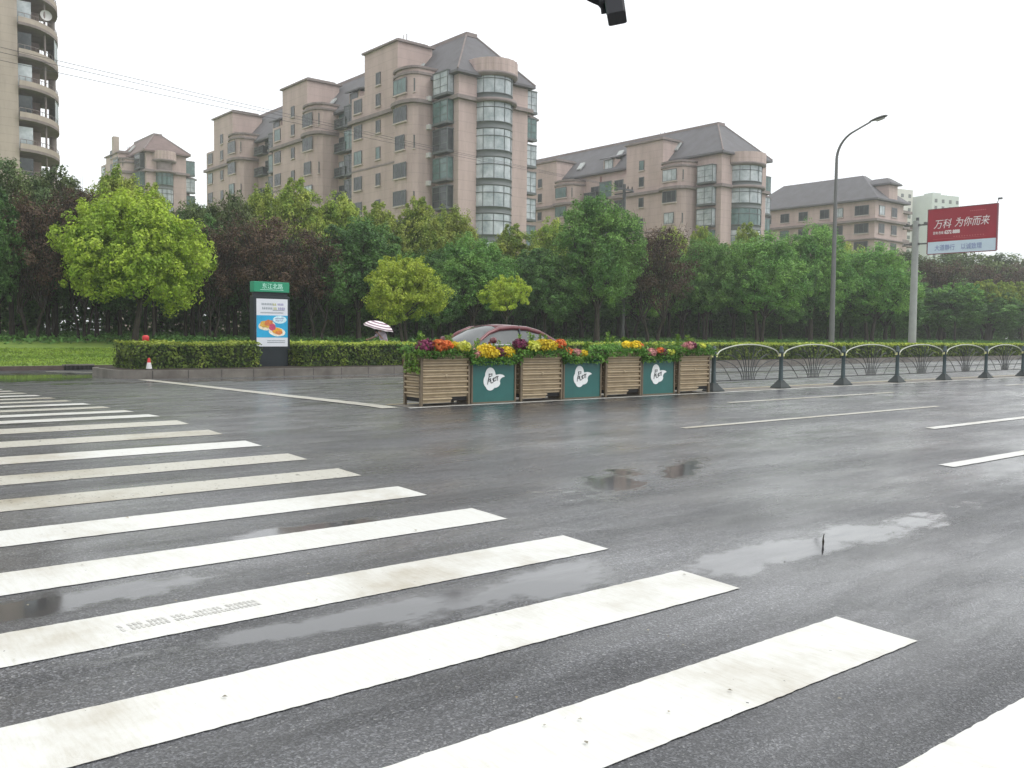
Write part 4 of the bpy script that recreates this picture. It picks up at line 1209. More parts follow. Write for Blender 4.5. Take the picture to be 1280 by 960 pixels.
# ------------------------------------------------------------------ apartment blocks
def stone(name, c, c2, course=1.1):
    mt = bpy.data.materials.new(name); mt.use_nodes = True
    n = mt.node_tree; L = n.links; b = n.nodes['Principled BSDF']
    tc = n.nodes.new('ShaderNodeTexCoord')
    z = n.nodes.new('ShaderNodeTexNoise'); z.inputs['Scale'].default_value = .35; z.inputs['Detail'].default_value = 7; z.inputs['Roughness'].default_value = .7
    mp_ = n.nodes.new('ShaderNodeMapping'); mp_.inputs['Scale'].default_value = (1.6, 1.6, .35)
    L.new(tc.outputs['Object'], mp_.inputs[0]); L.new(mp_.outputs[0], z.inputs['Vector'])
    rp = n.nodes.new('ShaderNodeValToRGB'); e = rp.color_ramp.elements
    e[0].position = .34; e[0].color = (*c2, 1); e[1].position = .60; e[1].color = (*c, 1)
    L.new(z.outputs[0], rp.inputs[0])
    sp = n.nodes.new('ShaderNodeSeparateXYZ'); L.new(tc.outputs['Object'], sp.inputs[0])
    def groove(sock, per):
        m1 = n.nodes.new('ShaderNodeMath'); m1.operation = 'DIVIDE'; m1.inputs[1].default_value = per; L.new(sock, m1.inputs[0])
        m2 = n.nodes.new('ShaderNodeMath'); m2.operation = 'FRACT'; L.new(m1.outputs[0], m2.inputs[0])
        m3 = n.nodes.new('ShaderNodeMath'); m3.operation = 'LESS_THAN'; m3.inputs[1].default_value = .07; L.new(m2.outputs[0], m3.inputs[0]); return m3.outputs[0]
    ml = n.nodes.new('ShaderNodeMath'); ml.operation = 'MULTIPLY'; ml.inputs[1].default_value = .16; L.new(groove(sp.outputs['Z'], course), ml.inputs[0])
    mx = n.nodes.new('ShaderNodeMix'); mx.data_type = 'RGBA'; L.new(ml.outputs[0], mx.inputs[0]); L.new(rp.outputs[0], mx.inputs[6]); mx.inputs[7].default_value = (.08, .07, .065, 1)
    L.new(mx.outputs[2], b.inputs['Base Color']); b.inputs['Roughness'].default_value = .85
    return mt
M['pink'] = stone('pinkish_stone', (.50, .395, .36), (.39, .305, .275))
M['tan'] = stone('tan_stone', (.42, .36, .30), (.34, .29, .24), .8)
M['trim'] = mat('grey_brown_trim', (.22, .185, .175), .8, var=.2, scale=.8)
M['slate'] = mat('slate_roof', (.135, .135, .145), .7, c2=(.105, .10, .105), scale=.7, bump=.6, bscale=5)
M['brown_tile'] = mat('brown_roof', (.17, .12, .11), .7, var=.2, scale=.8)
M['wframe'] = mat('window_frame_grey', (.10, .115, .112), .5)
M['sill'] = mat('pale_sill', (.46, .40, .36), .8)
M['frame_l'] = mat('window_frame_light', (.42, .45, .44), .5)
M['g_dark'] = mat('window_glass_dark', (.022, .028, .03), .10, c2=(.07, .08, .085), scale=.9, spec=.35)
M['g_teal'] = mat('window_glass_teal', (.055, .11, .105), .12, c2=(.14, .22, .21), scale=.9)
M['g_pale'] = mat('window_with_blinds', (.56, .60, .62), .2, c2=(.22, .27, .28), scale=.6)
M['red_wall'] = mat('reddish_wall', (.25, .13, .12), .85, var=.15)
M['ac'] = mat('air_conditioner_white', (.55, .55, .53), .5)

SILLS = {}
def win_mesh(wd, h, nm, div=2, fr=.09):
    f = MB()
    f.box(0, .10, 0, fr, 0, h); f.box(0, .10, wd - fr, wd, 0, h); f.box(0, .10, fr, wd - fr, 0, fr); f.box(0, .10, fr, wd - fr, h - fr, h)
    for k in range(1, div): f.box(.01, .085, wd * k / div - .03, wd * k / div + .03, fr, h - fr)
    p = MB().box(.055, .075, fr, wd - fr, fr, h - fr)
    # local x is the outward normal pointing to -x
    f.v = [(-x, y, z) for x, y, z in f.v]; p.v = [(-x, y, z) for x, y, z in p.v]
    sl_ = MB().box(-.18, 0, -.15, wd + .15, -.16, -.004)
    SILLS[nm] = sl_.mesh(nm + '_sill', M['sill'])
    return f.mesh(nm, M['wframe']), {k: MB_copy(p, nm + '_pane', M[k]) for k in ('g_dark', 'g_teal', 'g_pale')}
def MB_copy(b, nm, m_):
    q = MB(); q.v = list(b.v); q.f = list(b.f); q.sm = list(b.sm); return q.mesh(nm, m_)
WIDE = win_mesh(2.7, 1.75, 'wide_window', 3)
MID = win_mesh(1.9, 1.7, 'mid_window', 2)
SMALL = win_mesh(1.0, 1.5, 'small_window', 1)
def glass_bay(wd=2.9, d=.9, h=2.35):
    f = MB()
    f.box(-d - .06, 0, -.06, wd + .06, -.28, 0); f.box(-d - .04, 0, -.04, wd + .04, h, h + .14)
    for y in (0, wd * .5 - .03, wd - .08): f.box(-d, -d + .08, y, y + .08, 0, h)
    f.box(-d, -d + .05, 0, wd, h * .72, h * .72 + .05); f.box(-d, -d + .05, 0, wd, .75, .80)
    f.box(-.08, 0, 0, .05, 0, h); f.box(-.08, 0, wd - .05, wd, 0, h)
    p = MB().box(-d + .03, -.01, .03, wd - .03, .002, h - .002)
    return f.mesh('glass_bay', M['wframe']), {k: MB_copy(p, 'bay_pane', M[k]) for k in ('g_dark', 'g_teal', 'g_pale')}
GBAY = glass_bay()
AC_ME = MB().box(-.35, 0, 0, .8, 0, .55).mesh('air_conditioner', M['ac'])

def put(parent, kit, nm, x, y, z, rr, wts=(.55, .3, .15), rz=0):
    wts = (wts[0] * 1.5, wts[1] * .7, wts[2])
    o = link(nm, kit[0], parent, (x, y, z), rz)
    g = rr.choices(('g_dark', 'g_teal', 'g_pale'), wts)[0]
    link('pane', kit[1][g], o)
    if kit[0].name in SILLS: link('sill', SILLS[kit[0].name], o)
    return o

def hip_roof(b, x0, x1, y0, y1, z0, z1, hipy):
    xm = (x0 + x1) / 2
    vs = [(x0, y0, z0), (x1, y0, z0), (x1, y1, z0), (x0, y1, z0), (xm - .5, y0 + hipy, z1), (xm + .5, y0 + hipy, z1), (xm + .5, y1 - hipy, z1), (xm - .5, y1 - hipy, z1)]
    b.add(vs, [(0, 1, 5, 4), (1, 2, 6, 5), (2, 3, 7, 6), (3, 0, 4, 7), (4, 5, 6, 7), (0, 3, 2, 1)])
    b.box(x0 - .02, x1 + .02, y0 - .02, y1 + .02, z0 - .28, z0 - .003)
    return b

def apartment(label, X0, Y0, W_, L_, zc, ze, zr, mods, fl, drum, seed, ground=.3, wallm='pink', slabtop=5.7, nfl=6, dzc=0, roofm='slate', baytop=2.6):
    rr = random.Random(seed)
    T = thing('apartment_block', label, 'building', (X0, Y0, ground))
    zc -= ground; ze -= ground; zr -= ground
    wm = M[wallm]
    MB().box(0, W_, 0, L_, 0, ze - .3).build('wall', wm, T)
    rb = hip_roof(MB(), -.7, W_ + .6, -.7, L_ + .9, ze, zr, 5.5)
    rf = rb.build('roof', M[roofm], T)
    for (sx_, ex_) in ((-.9, -.5), (W_ + .9 - W_ / 2 * 0, .5)):
        x0_ = -.7 if ex_ < 0 else W_ + .6
        MB().tube([(x0_, -.7, ze + .05), (W_ / 2 + ex_, 4.8, zr + .05)], .12, 6).build('hip_tiles', M['trim'], rf)
    for (sy_, sz_) in ((9, .35), (22, .5), (30, .3), (41, .45)):
        if sy_ < L_ - 6:
            xx = -.9 + (W_ / 2 + .4) * sz_; zz = ze + (zr - ze) * sz_
            MB().add([(xx - .5, sy_, zz - .45), (xx + .5, sy_, zz + .75), (xx + .5, sy_ + 1.1, zz + .75), (xx - .5, sy_ + 1.1, zz - .45), (xx - .6, sy_, zz - .30), (xx + .4, sy_, zz + .92), (xx + .4, sy_ + 1.1, zz + .92), (xx - .6, sy_ + 1.1, zz - .30)],
                     [(4, 5, 6, 7), (0, 1, 5, 4), (1, 2, 6, 5), (2, 3, 7, 6), (3, 0, 4, 7)]).build('skylight', M['frame_l'], rf)
    ch_ = MB().box(W_ / 2 - 4.2, W_ / 2 - 3.2, L_ - 3.2, L_ - 2.0, ze - 1, zr + 1.0).build('chimney', M['tan'], rf)
    for sy_ in (mods[0][0] + 7, mods[0][0] + 7.8):
        MB().tube([(.6, sy_, zc + slabtop + 2.5), (.6, sy_, zc + slabtop + 4.0)], .05, 5).build('aerial', M['trim'], T)
    MB().box(W_ / 2 - .8, W_ / 2 + .8, 4.4, L_ - 4.4, zr - .35, zr + .12).build('ridge_cap', M['trim'], rf)
    P_ = -2.0                                         # towers stand this far in front of the recessed facade
    zk = [zc + .1 - fl * k for k in range(-1, nfl)]     # floor levels, the first one above the cornice
    for (yb, yn) in mods:
        # curved bay
        n = 9; poly = []
        for k in range(n + 1):
            a = math.pi * (k / n)
            yy = yb + 2.5 - 2.5 * math.cos(a); poly.append((P_ + .9 - 2.2 * math.sin(a) ** .6, yy))
        poly = [(0.5, yb)] + poly + [(.5, yb + 5.0)]
        by = MB(); by.prism(poly, 0, zc + 2.9 + baytop - 2.6); o = by.build('bay', wm, T)
        bp = [(x if x > 0 else x - .18, yb + 2.5 + (y - yb - 2.5) * 1.06) for x, y in poly]
        t2 = MB(); t2.prism(bp, zc + 2.9 + baytop - 2.595, zc + 3.2 + baytop - 2.6); t2.prism(bp, zc + 1.0 + baytop, zc + 1.25 + baytop); t2.build('band', M['trim'], o)
        pp_ = [(x * .97 if x < 0 else x, y) for x, y in poly]
        MB().prism(pp_, zc + 3.2 + baytop - 2.6, zc + 1.0 + baytop).build('parapet', wm, o)
        for i, z in enumerate(zk[2:]):     # string courses and stains on every second floor
            if i % 2: MB().box(P_ - .06, .3, yb + 5.02, yb + 15.7, z - .12, z + .08).build('string_course', M['trim'], T)
        # tall stair slab
        sl = MB(); sl.box(P_, 3.0, yb + 5.0, yb + 12.6, 0, zc + slabtop + 2.1)
        so = sl.build('stair_tower', wm, T)
        cp = MB(); y0_, y1_ = yb + 4.7, yb + 12.9; zz = zc + slabtop + 2.1
        cp.box(P_ - .3, 3.3, y0_, y1_, zz + .002, zz + .22); cp.box(P_ + .3, 2.6, y0_ + .7, y1_ - .7, zz + .22, zz + .55)
        cp.build('cap', M['trim'], so)
        # shoulder with windows
        MB().box(P_ + .003, .5, yb + 12.603, yb + 15.8, 0, zc + 2.9).build('shoulder', wm, T)
        cpo = [(x - .42 if x < 0 else x, yb + 2.5 + (y - yb - 2.5) * 1.14) for x, y in poly]
        MB().prism(cpo, zc - .38, zc + .02).build('cornice', M['trim'], T)
        MB().box(P_ - .45, .2, yb + 5.05, yb + 16.1, zc - .40, zc + .03).build('cornice', M['trim'], T)
        for i, z in enumerate(zk):
            w3 = z + .75
            if i == 0:
                put(T, SMALL, 'narrow_window', P_ - .012, yb + 8.8, w3 - .6, rr, (.8, .2, 0)); continue
            put(T, WIDE if i % 3 else MID, 'window', P_ + .9 - 2.17, yb + 1.15 + (0 if i % 3 else .4), w3, rr, (.5, .35, .15)).scale = (1, 1, 1)
            put(T, SMALL, 'narrow_window', P_ - .012, yb + 8.8, w3 + .05, rr, (.8, .2, 0))
            put(T, MID, 'window', P_ - .012, yb + 13.2, w3, rr, (.65, .25, .1))
            put(T, SMALL, 'narrow_window', P_ + .93 - 1.55, yb + .35, w3 + .05, rr, (.8, .2, 0), R(0)) if i % 2 else None
            # recessed part between the towers
            if yn - (yb + 16) > 3:
                put(T, GBAY, 'bay_window', -.004, yb + 16.8, z + .35, rr, (.45, .35, .2))
                if yn - (yb + 16) > 6:
                    put(T, GBAY, 'balcony', -.002, yn - 3.6, z + .3, rr, (.75, .15, .1)).scale = (1.1, 1.0, .45)
                    put(T, MID, 'window', -.004, yb + 20.6, w3, rr, (.6, .2, .2))
                if rr.random() < .6: link('air_conditioner', AC_ME, T, (-.004, yb + 19.85, z + .1))
        MB().box(-.05, .05, yb + 20.05, yb + 20.45, 0, ze - .6).build('red_strip', M['red_wall'], T) if yn - (yb + 16) > 6 else None
        # dormer in the roof over the recess
        if yn - (yb + 16) > 3:
            ym = yb + 18.2
            dm = MB(); dm.box(-.2, 3.0, ym - 1.3, ym + 1.3, ze, ze + 1.9); do = dm.build('dormer', wm, T)
            d2 = MB(); d2.add([(-.7, ym - 1.7, ze + 1.9), (-.7, ym + 1.7, ze + 1.9), (4.0, ym + 1.7, ze + 3.4), (4.0, ym - 1.7, ze + 3.4), (-.7, ym - 1.7, ze + 2.1), (-.7, ym + 1.7, ze + 2.1), (4.0, ym + 1.7, ze + 3.6), (4.0, ym - 1.7, ze + 3.6)],
                              [(0, 1, 2, 3), (4, 5, 6, 7), (0, 1, 5, 4), (1, 2, 6, 5), (2, 3, 7, 6), (3, 0, 4, 7)]); d2.build('dormer_roof', M[roofm], do)
            put(do, MID, 'window', -.21, ym - .95, ze + .15, rr)
    # terrace hut on the roof
    MB().prism([(-.5, -.5), (W_ + .5, -.5), (W_ + .5, .6), (1.2, .6), (1.2, mods[0][0] - .4), (-.5, mods[0][0] - .4)], zc - .40, zc + .02).build('cornice', M['trim'], T)
    # corner glass bays on the long side
    for i, z in enumerate(zk):
        if i and mods and mods[0][0] > 4:
            put(T, GBAY, 'bay_window', -.004, .95, z + .35, rr, (.12, .38, .6))
            if rr.random() < .5: link('air_conditioner', AC_ME, T, (-.95, 4.0, z - .2))
    # round glazed bay on the end wall
    if drum:
        dxc, dr, ztop = drum
        core = MB(); core.lathe([(dr - .22, 0), (dr - .22, ztop - .1)], (dxc, .35, 0), 36); core.build('round_bay', M['trim'], T)
        for i, z in enumerate(zk):
            if i == 0 or z + 2.8 > ztop + .9: continue
            g = MB(); g.lathe([(dr - .10, z + .55), (dr - .10, z + 2.9)], (dxc, .35, 0), 36)
            fr = MB(); fr.lathe([(dr - .14, z - .30), (dr - .05, z - .30), (dr - .05, z - .16), (dr - .09, z - .14), (dr - .09, z + .46), (dr - .04, z + .48), (dr - .04, z + .56), (dr - .14, z + .57)], (dxc, .35, 0), 36)
            for k in range(13):
                a = -math.pi * (k / 12)
                if k in (0, 12): continue
                ca, sa = math.cos(a), math.sin(a)
                if k % 2 == 0: fr.tube([(dxc + (dr - .07) * ca, .35 + (dr - .07) * sa, z + .5), (dxc + (dr - .07) * ca, .35 + (dr - .07) * sa, z + 2.9)], .045, 4)
            fr.lathe([(dr - .09, z + 2.1), (dr - .03, z + 2.1), (dr - .03, z + 2.18), (dr - .09, z + 2.18)], (dxc, .35, 0), 36)
            o = fr.build('curved_window', M['wframe'], T)
            g.build('pane', M['g_pale' if rr.random() < .8 else 'g_teal'], o)
        tp = MB(); tp.lathe([(dr + .05, ztop - .2), (dr + .5, ztop), (dr + .5, ztop + .25), (dr + .35, ztop + .3)], (dxc, .35, 0), 36)
        tp.lathe([(dr + .05, zc - .45), (dr + .45, zc - .4), (dr + .45, zc - .02), (dr, zc)], (dxc, .35, 0), 36)
        tp.build('bay_cornice', M['trim'], T)
        cr = MB(); n = 44; vs = []; fs = []
        for zz in (ztop + .25, ztop + 1.75):
            for k in range(n * 2):
                a = 2 * math.pi * k / (n * 2); r_ = dr + .42 + (.07 if (k // 2) % 2 else 0)
                vs.append((dxc + r_ * math.cos(a), .35 + r_ * math.sin(a), zz))
        m2_ = n * 2
        fs = [(k, (k + 1) % m2_, m2_ + (k + 1) % m2_, m2_ + k) for k in range(m2_)] + [tuple(range(m2_, 2 * m2_))]
        cr.add(vs, fs); cr.build('fluted_crown', M['pink'], T)
    # projecting stack beyond the right corner
    st = MB(); st.box(W_ + .003, W_ + 1.1, 1.2, 5.5, 0, zc - .75); so = st.build('side_stack', wm, T)
    c2 = MB(); c2.add([(W_ - .2, .4, zc - .1), (W_ + 2.2, .4, zc - .75), (W_ + 2.2, 6.2, zc - .75), (W_ - .2, 6.2, zc - .1), (W_ - .2, .4, zc - .45), (W_ + 2.2, .4, zc - .95), (W_ + 2.2, 6.2, zc - .95), (W_ - .2, 6.2, zc - .45)],
                      [(0, 1, 2, 3), (7, 6, 5, 4), (0, 4, 5, 1), (1, 5, 6, 2), (2, 6, 7, 3), (3, 7, 4, 0)]); c2.build('stack_roof', M['trim'], so)
    for z in zk[1:]:
        o = put(T, GBAY, 'bay_window', W_ + .02, 1.198, z - .1, rr, (.0, .55, .45)); o.rotation_euler = (0, 0, R(90)); o.location = (W_ + 1.75, 1.196, z - .1); o.scale = (1, .6, 1)
    return T

apartment('largest pinkish apartment block with three stair towers and a round glazed corner bay', 63.2, 85.4, 10.3, 70.5, 28.5, 31.2, 37.4,
          [(4.6, 27.5), (27.5, 52.7), (52.7, 70.4)], 3.23, (5.0, 2.55, 30.9), 1, nfl=7)
apartment('middle pinkish apartment block with a long grey slate roof, right of the largest block', 111.3, 85.5, 11.0, 56, 23.9, 28.6, 34.2,
          [(4.6, 28.6), (28.6, 50)], 3.2, (5.4, 3.0, 27.0 - .3), 2, nfl=5, slabtop=5.5, baytop=2.6)
# third block: hip roof, glazed long side, balconies at its right end
rr = random.Random(8)
T3 = thing('apartment_block', 'smaller pinkish apartment block with a grey hip roof behind the street lamp', 'building', (155.0, 85.4, .3))
MB().box(0, 10, 0, 27, 0, 25.6).build('wall', M['pink'], T3)
r3 = hip_roof(MB(), -.9, 10.9, -.9, 27.9, 25.9, 31.0, 6).build('roof', M['slate'], T3)
d3 = MB().box(3.5, 6.5, -.6, 3, 26, 28.6).build('dormer', M['pink'], T3); hip_roof(MB(), 3.0, 7.0, -1.2, 4.5, 28.9, 30.0, 1.5).build('dormer_roof', M['slate'], d3)
MB().box(-.8, 10.8, -.8, 27.5, 21.9, 22.3).build('cornice', M['trim'], T3); MB().box(-.5, 10.5, -.5, 27.3, 18.7, 18.9).build('string_course', M['trim'], T3)
MB().box(10.003, 15.5, 2, 12, 0, 24.6).build('right_wing', M['pink'], T3)
MB().box(9.4, 16.2, 1.4, 12.6, 24.6, 25.1).build('wing_cap', M['trim'], T3)
for k in range(5):
    z = 22.5 - 3.2 * k
    for y in (1.2, 6.2, 9.0, 13.5, 17.5, 21.5): put(T3, MID if y != 1.2 else WIDE, 'window', -.006, y, z + .6, rr, (.6, .25, .15))
    for x in (3.2, 7.6): o = put(T3, MID, 'window', x, -.006, z + .6, rr, (.6, .25, .15), R(90))
    b = MB(); b.box(15.5, 17.6, 1.4, 7, z - .9, z - .65); b.box(17.5, 17.6, 1.4, 7, z - .65, z + .2); b.box(11.0, 14.2, .8, 2, z - .9, z - .65); b.box(11.0, 14.2, .8, .9, z - .65, z + .25)
    b.build('balcony', M['trim'], T3)
    put(T3, MID, 'window', 13.6, 1.99, z + .3, rr, (.5, .3, .2), R(90))
# distant block at the left
apartment('hazy pinkish apartment block with a brown roof left of the largest block', 57.3, 172, 7.2, 20, 30.6, 34.0, 38.0, [(4.4, 20)], 3.2, (3.2, 1.7, 32.0), 5, nfl=7, roofm='brown_tile', slabtop=1.9, baytop=1.2)
# two pale towers far behind
M['pale'] = mat('pale_render', (.55, .53, .50), .9, var=.06, scale=.3)
M['pale_g'] = mat('pale_green_render', (.46, .50, .47), .9, var=.06, scale=.3)
dwin = MB().box(0, 1.6, -.1, 0, 0, 1.6).mesh('far_window', M['g_dark'])
for (x, y, wd, h, mm, lb) in ((398, 212, 13.5, 69, 'pale', 'pale cream tower block far behind, the taller one left of the red billboard'), (412, 200, 17, 66.5, 'pale_g', 'pale greenish tower block far behind the red billboard')):
    T = thing('tower_block', lb, 'building', (x, y, -.5), R(-15))
    MB().box(0, wd, 0, 14, 0, h).build('wall', M[mm], T)
    MB().box(wd * .3, wd * .6, 4, 9, h + .002, h + 1.6).build('roof_hut', M[mm], T)
    for k in range(9):
        for j in range(3 if wd < 15 else 4): link('window', dwin, T, (1.6 + j * (wd - 3) / (2.3 if wd < 15 else 3.1), -.002, h - 3.6 - k * 3.1))
# tall block at the left edge with curved corner balconies
TL = thing('apartment_tower', 'tall tan apartment tower with curved corner balconies at the left edge of the picture', 'building', (0, 0, .3))
HT = 50.0
MB().box(-12, 21.4, 100.6, 118, 0, HT).build('wall', M['tan'], TL)
MB().box(21.403, 24.5, 105.6, 118, 0, HT).build('corner_wall', M['pink'], TL)
MB().tube([(26.1, 107.5, 0), (26.1, 107.5, HT)], .36, 10).build('column', M['trim'], TL)
MB().tube([(24.2, 102.2, 0), (24.2, 102.2, HT)], .10, 8).build('downpipe', M['trim'], TL)
def arc(rx, ry, n=14): return [(21.403 + rx * math.sin(math.pi / 2 * k / n), 108 - ry * math.cos(math.pi / 2 * k / n)) for k in range(n + 1)]
rr = random.Random(4)
for k in range(15):
    z = 3.4 + 3.02 * k
    sl = MB(); sl.prism(arc(5.1, 7.9) + [(21.403, 108)], z, z + .26)
    o = sl.build('balcony', M['trim'], TL)
    a_, c_ = arc(5.1, 7.9), arc(4.92, 7.7)
    pr_ = MB()
    for i in range(len(a_) - 1): pr_.add([(*a_[i], z + .262), (*a_[i + 1], z + .262), (*c_[i + 1], z + .262), (*c_[i], z + .262), (*a_[i], z + .75), (*a_[i + 1], z + .75), (*c_[i + 1], z + .75), (*c_[i], z + .75)],
                                        [(0, 1, 5, 4), (3, 2, 6, 7), (4, 5, 6, 7)])
    pr_.build('parapet', M['tan'], o)
    g = MB(); mid = arc(5.0, 7.8)
    for i in range(0, len(mid), 1): g.tube([(*mid[i], z + .75), (*mid[i], z + 1.15)], .022, 4)
    g.tube([(x, y, z + 1.15) for x, y in mid], .03, 4); g.build('rail', M['trim'], o)
    if k % 3 != 1:
        q = MB(); lo, hi = (7, 14) if k % 2 else (8, 14)
        for i in range(lo, hi): q.add([(*mid[i], z + .76), (*mid[i + 1], z + .76), (*mid[i + 1], z + 2.98), (*mid[i], z + 2.98)], [(0, 1, 2, 3)])
        if k % 2 == 0:
            q.build('glazing', M['g_teal'], o); s2 = MB()
            for i in range(lo, hi, 2): s2.tube([(*mid[i], z + .76), (*mid[i], z + 2.98)], .05, 4)
            s2.tube([(*mid[i], z + 2.9) for i in range(lo, hi)], .05, 4); s2.build('glazing_bars', M['frame_l'], o)
    put(TL, MID, 'window', 21.9, 105.59, z + .8, rr, (.4, .3, .3), R(90)).scale = (1, .7, 1)
    b = MB().box(21.45, 22.7, 100.9, 101.2, z + .3, z + 2.5); b.build('balcony_door', M['g_pale' if k % 2 else 'g_dark'], TL)
    link('air_conditioner', AC_ME, TL, (23.4, 103.0, z + .3)) if k % 2 else None
MB().lathe([(0, 0), (.25, .05), (.45, .16), (.55, .3)], seg=16).build('satellite_dish', M['ac'], TL, (24.3, 102.2, 32.4)).rotation_euler = (R(80), 0, 0)
# low garden wall glimpsed between the trunks
Wl = MB().box(0, 130, 0, .25, 0, 2.0).build('garden_wall', mat('grey_garden_wall', (.14, .13, .12), .9, var=.3, scale=1), None, (28, 64, 1.2)); tag(Wl, 'low grey garden wall glimpsed between the tree trunks', 'wall')
# ------------------------------------------------------------------ trees
M['bark'] = mat('bark', (.050, .040, .030), .9, c2=(.026, .021, .017), scale=6, bump=.8, bscale=20)
M['bark_r'] = mat('reddish_bark', (.13, .075, .05), .9, var=.3, scale=6)
M['lf_lime'] = leafmat('camphor_lime', (.24, .37, .04), (.44, .56, .07), None, .8, .35, .45)
M['lf_lime_pale'] = leafmat('camphor_lime_pale', (.36, .50, .06), (.60, .70, .10), None, .8, .4, .35)
M['lf_green'] = leafmat('camphor_green', (.11, .26, .06), (.23, .41, .095), None, .6, .3, .5)
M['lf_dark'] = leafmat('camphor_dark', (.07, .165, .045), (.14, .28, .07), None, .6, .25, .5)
M['lf_gold'] = leafmat('yellowing_green', (.20, .31, .055), (.42, .48, .10), None, .7, .35, .45)
M['lf_brown'] = leafmat('sparse_brown', (.075, .052, .036), (.15, .095, .06), (.10, .14, .05), .9, .2, .5)
M['lf_grey'] = leafmat('greyish_green', (.08, .13, .05), (.17, .22, .08), None, .7, .25, .5)

def crown(seed, mt, lobes, nleaf, size, spread=1.0, up=.35):
    """foliage gathered in many clumps; lobes = (x, y, z, rx, ry, rz) in metres over the trunk foot"""
    g_ = np.random.default_rng(seed)
    vol = np.array([(l[3] * l[4] * l[5]) ** .667 for l in lobes]); vol /= vol.sum()
    Ps, Ns = [], []
    for l, v in zip(lobes, vol):
        n = int(nleaf * v)
        nsub = max(6, int(n / 55))
        d = g_.normal(size=(nsub, 3)); d /= np.linalg.norm(d, axis=1)[:, None]
        rad = g_.uniform(.55, 1.05, nsub)[:, None]
        sub = np.array(l[:3]) + d * rad * np.array(l[3:6])
        sr = .30 * min(l[3:6]) * g_.uniform(.6, 1.4, nsub)
        pick = g_.integers(0, nsub, n)
        dd = g_.normal(size=(n, 3)); dd /= np.linalg.norm(dd, axis=1)[:, None]
        P = sub[pick] + dd * (sr[pick] * g_.uniform(.2, 1.0, n) ** .6)[:, None] * spread
        N = dd * .7 + d[pick] * .6 + g_.normal(0, .5, (n, 3)); N[:, 2] += up
        N /= np.linalg.norm(N, axis=1)[:, None]
        Ps.append(P); Ns.append(N)
    return leaf_mesh('crown', np.concatenate(Ps), np.concatenate(Ns), size, mt, g_, .6)

def make_lobes(seed, rx, rz, zc, n=16, rl=.36, flat=1.0, cone=0.0):
    rr = random.Random(seed); L_ = []
    for i in range(n):
        # spread over the crown's shell, golden spiral with noise
        u = (i + .5) / n; z = 1 - 2 * u * .86
        a = i * 2.39996 + rr.uniform(-.3, .3)
        r_ = math.sqrt(max(0, 1 - z * z)) * rr.uniform(.55, .78)
        zz = z * rr.uniform(.6, .74)
        k = 1 - cone * max(0, z)
        s = rr.uniform(.8, 1.25) * rl
        L_.append((rx * r_ * math.cos(a) * k, rx * r_ * math.sin(a) * k, zc + rz * zz, rx * s * k, rx * s * k, rz * s * .9 * flat))
    L_.append((0, 0, zc - rz * .1, rx * .5, rx * .5, rz * .5))
    return L_

def trunk_mesh(seed, h, r, lobes, m_, fork=.5, lean=0.0, stems=1, limbs=None):
    rr = random.Random(seed); b = MB()
    fz = h * fork
    for s in range(stems):
        a0 = 2 * math.pi * s / max(1, stems) + rr.uniform(0, 1); off = 0 if stems == 1 else .16 + .05 * stems
        bx, by = off * math.cos(a0), off * math.sin(a0)
        tx_, ty_ = bx * 2.2 + lean * fz, by * 2.2 + rr.uniform(-.1, .1)
        rs = r / (stems ** .4)
        b.tube([(bx, by, -.25), (bx, by, 0), (bx * 1.1 + lean * fz * .3, by * 1.1, fz * .33), (bx * 1.5 + lean * fz * .7 + rr.uniform(-.06, .06), by * 1.6, fz * .7), (tx_, ty_, fz)], [rs * 1.6, rs * 1.25, rs, rs * .88, rs * .8], 9)
        mine = [l for i, l in enumerate(lobes) if i % stems == s]
        for l in mine[: (limbs or 14)]:
            p1 = Vector((tx_, ty_, fz * rr.uniform(.8, 1.0))); p2 = Vector(l[:3])
            md = p1.lerp(p2, .5) + Vector((rr.uniform(-.2, .2), rr.uniform(-.2, .2), rr.uniform(-.1, .3)))
            b.tube([p1, md, p2], [rs * .5, rs * .3, rs * .1], 5, cap=False)
            for q in range(3):
                e = p2 + Vector((rr.uniform(-1, 1) * l[3], rr.uniform(-1, 1) * l[4], rr.uniform(-.2, 1) * l[5])) * .8
                b.tube([md.lerp(p2, .6), e], [rs * .14, rs * .04], 4, cap=False)
    return b.mesh('trunk', m_)

def bare_twigs(seed, h, r0, m_):
    """fine upward twigs of a half-bare tree"""
    rr = random.Random(seed); b = MB()
    for i in range(150):
        a = rr.uniform(0, 6.283); q = rr.uniform(.05, 1) ** .7; z0_ = h * rr.uniform(.25, .7)
        p = Vector((r0 * q * .5 * math.cos(a), r0 * q * .5 * math.sin(a), z0_))
        ln = h * rr.uniform(.15, .32)
        e = p + Vector((math.cos(a) * ln * .35, math.sin(a) * ln * .35, ln))
        md = p.lerp(e, .5) + Vector((rr.uniform(-.1, .1), rr.uniform(-.1, .1), 0))
        b.tube([p, md, e], [.022, .014, .006], 4, cap=False)
    return b.mesh('twigs', m_)

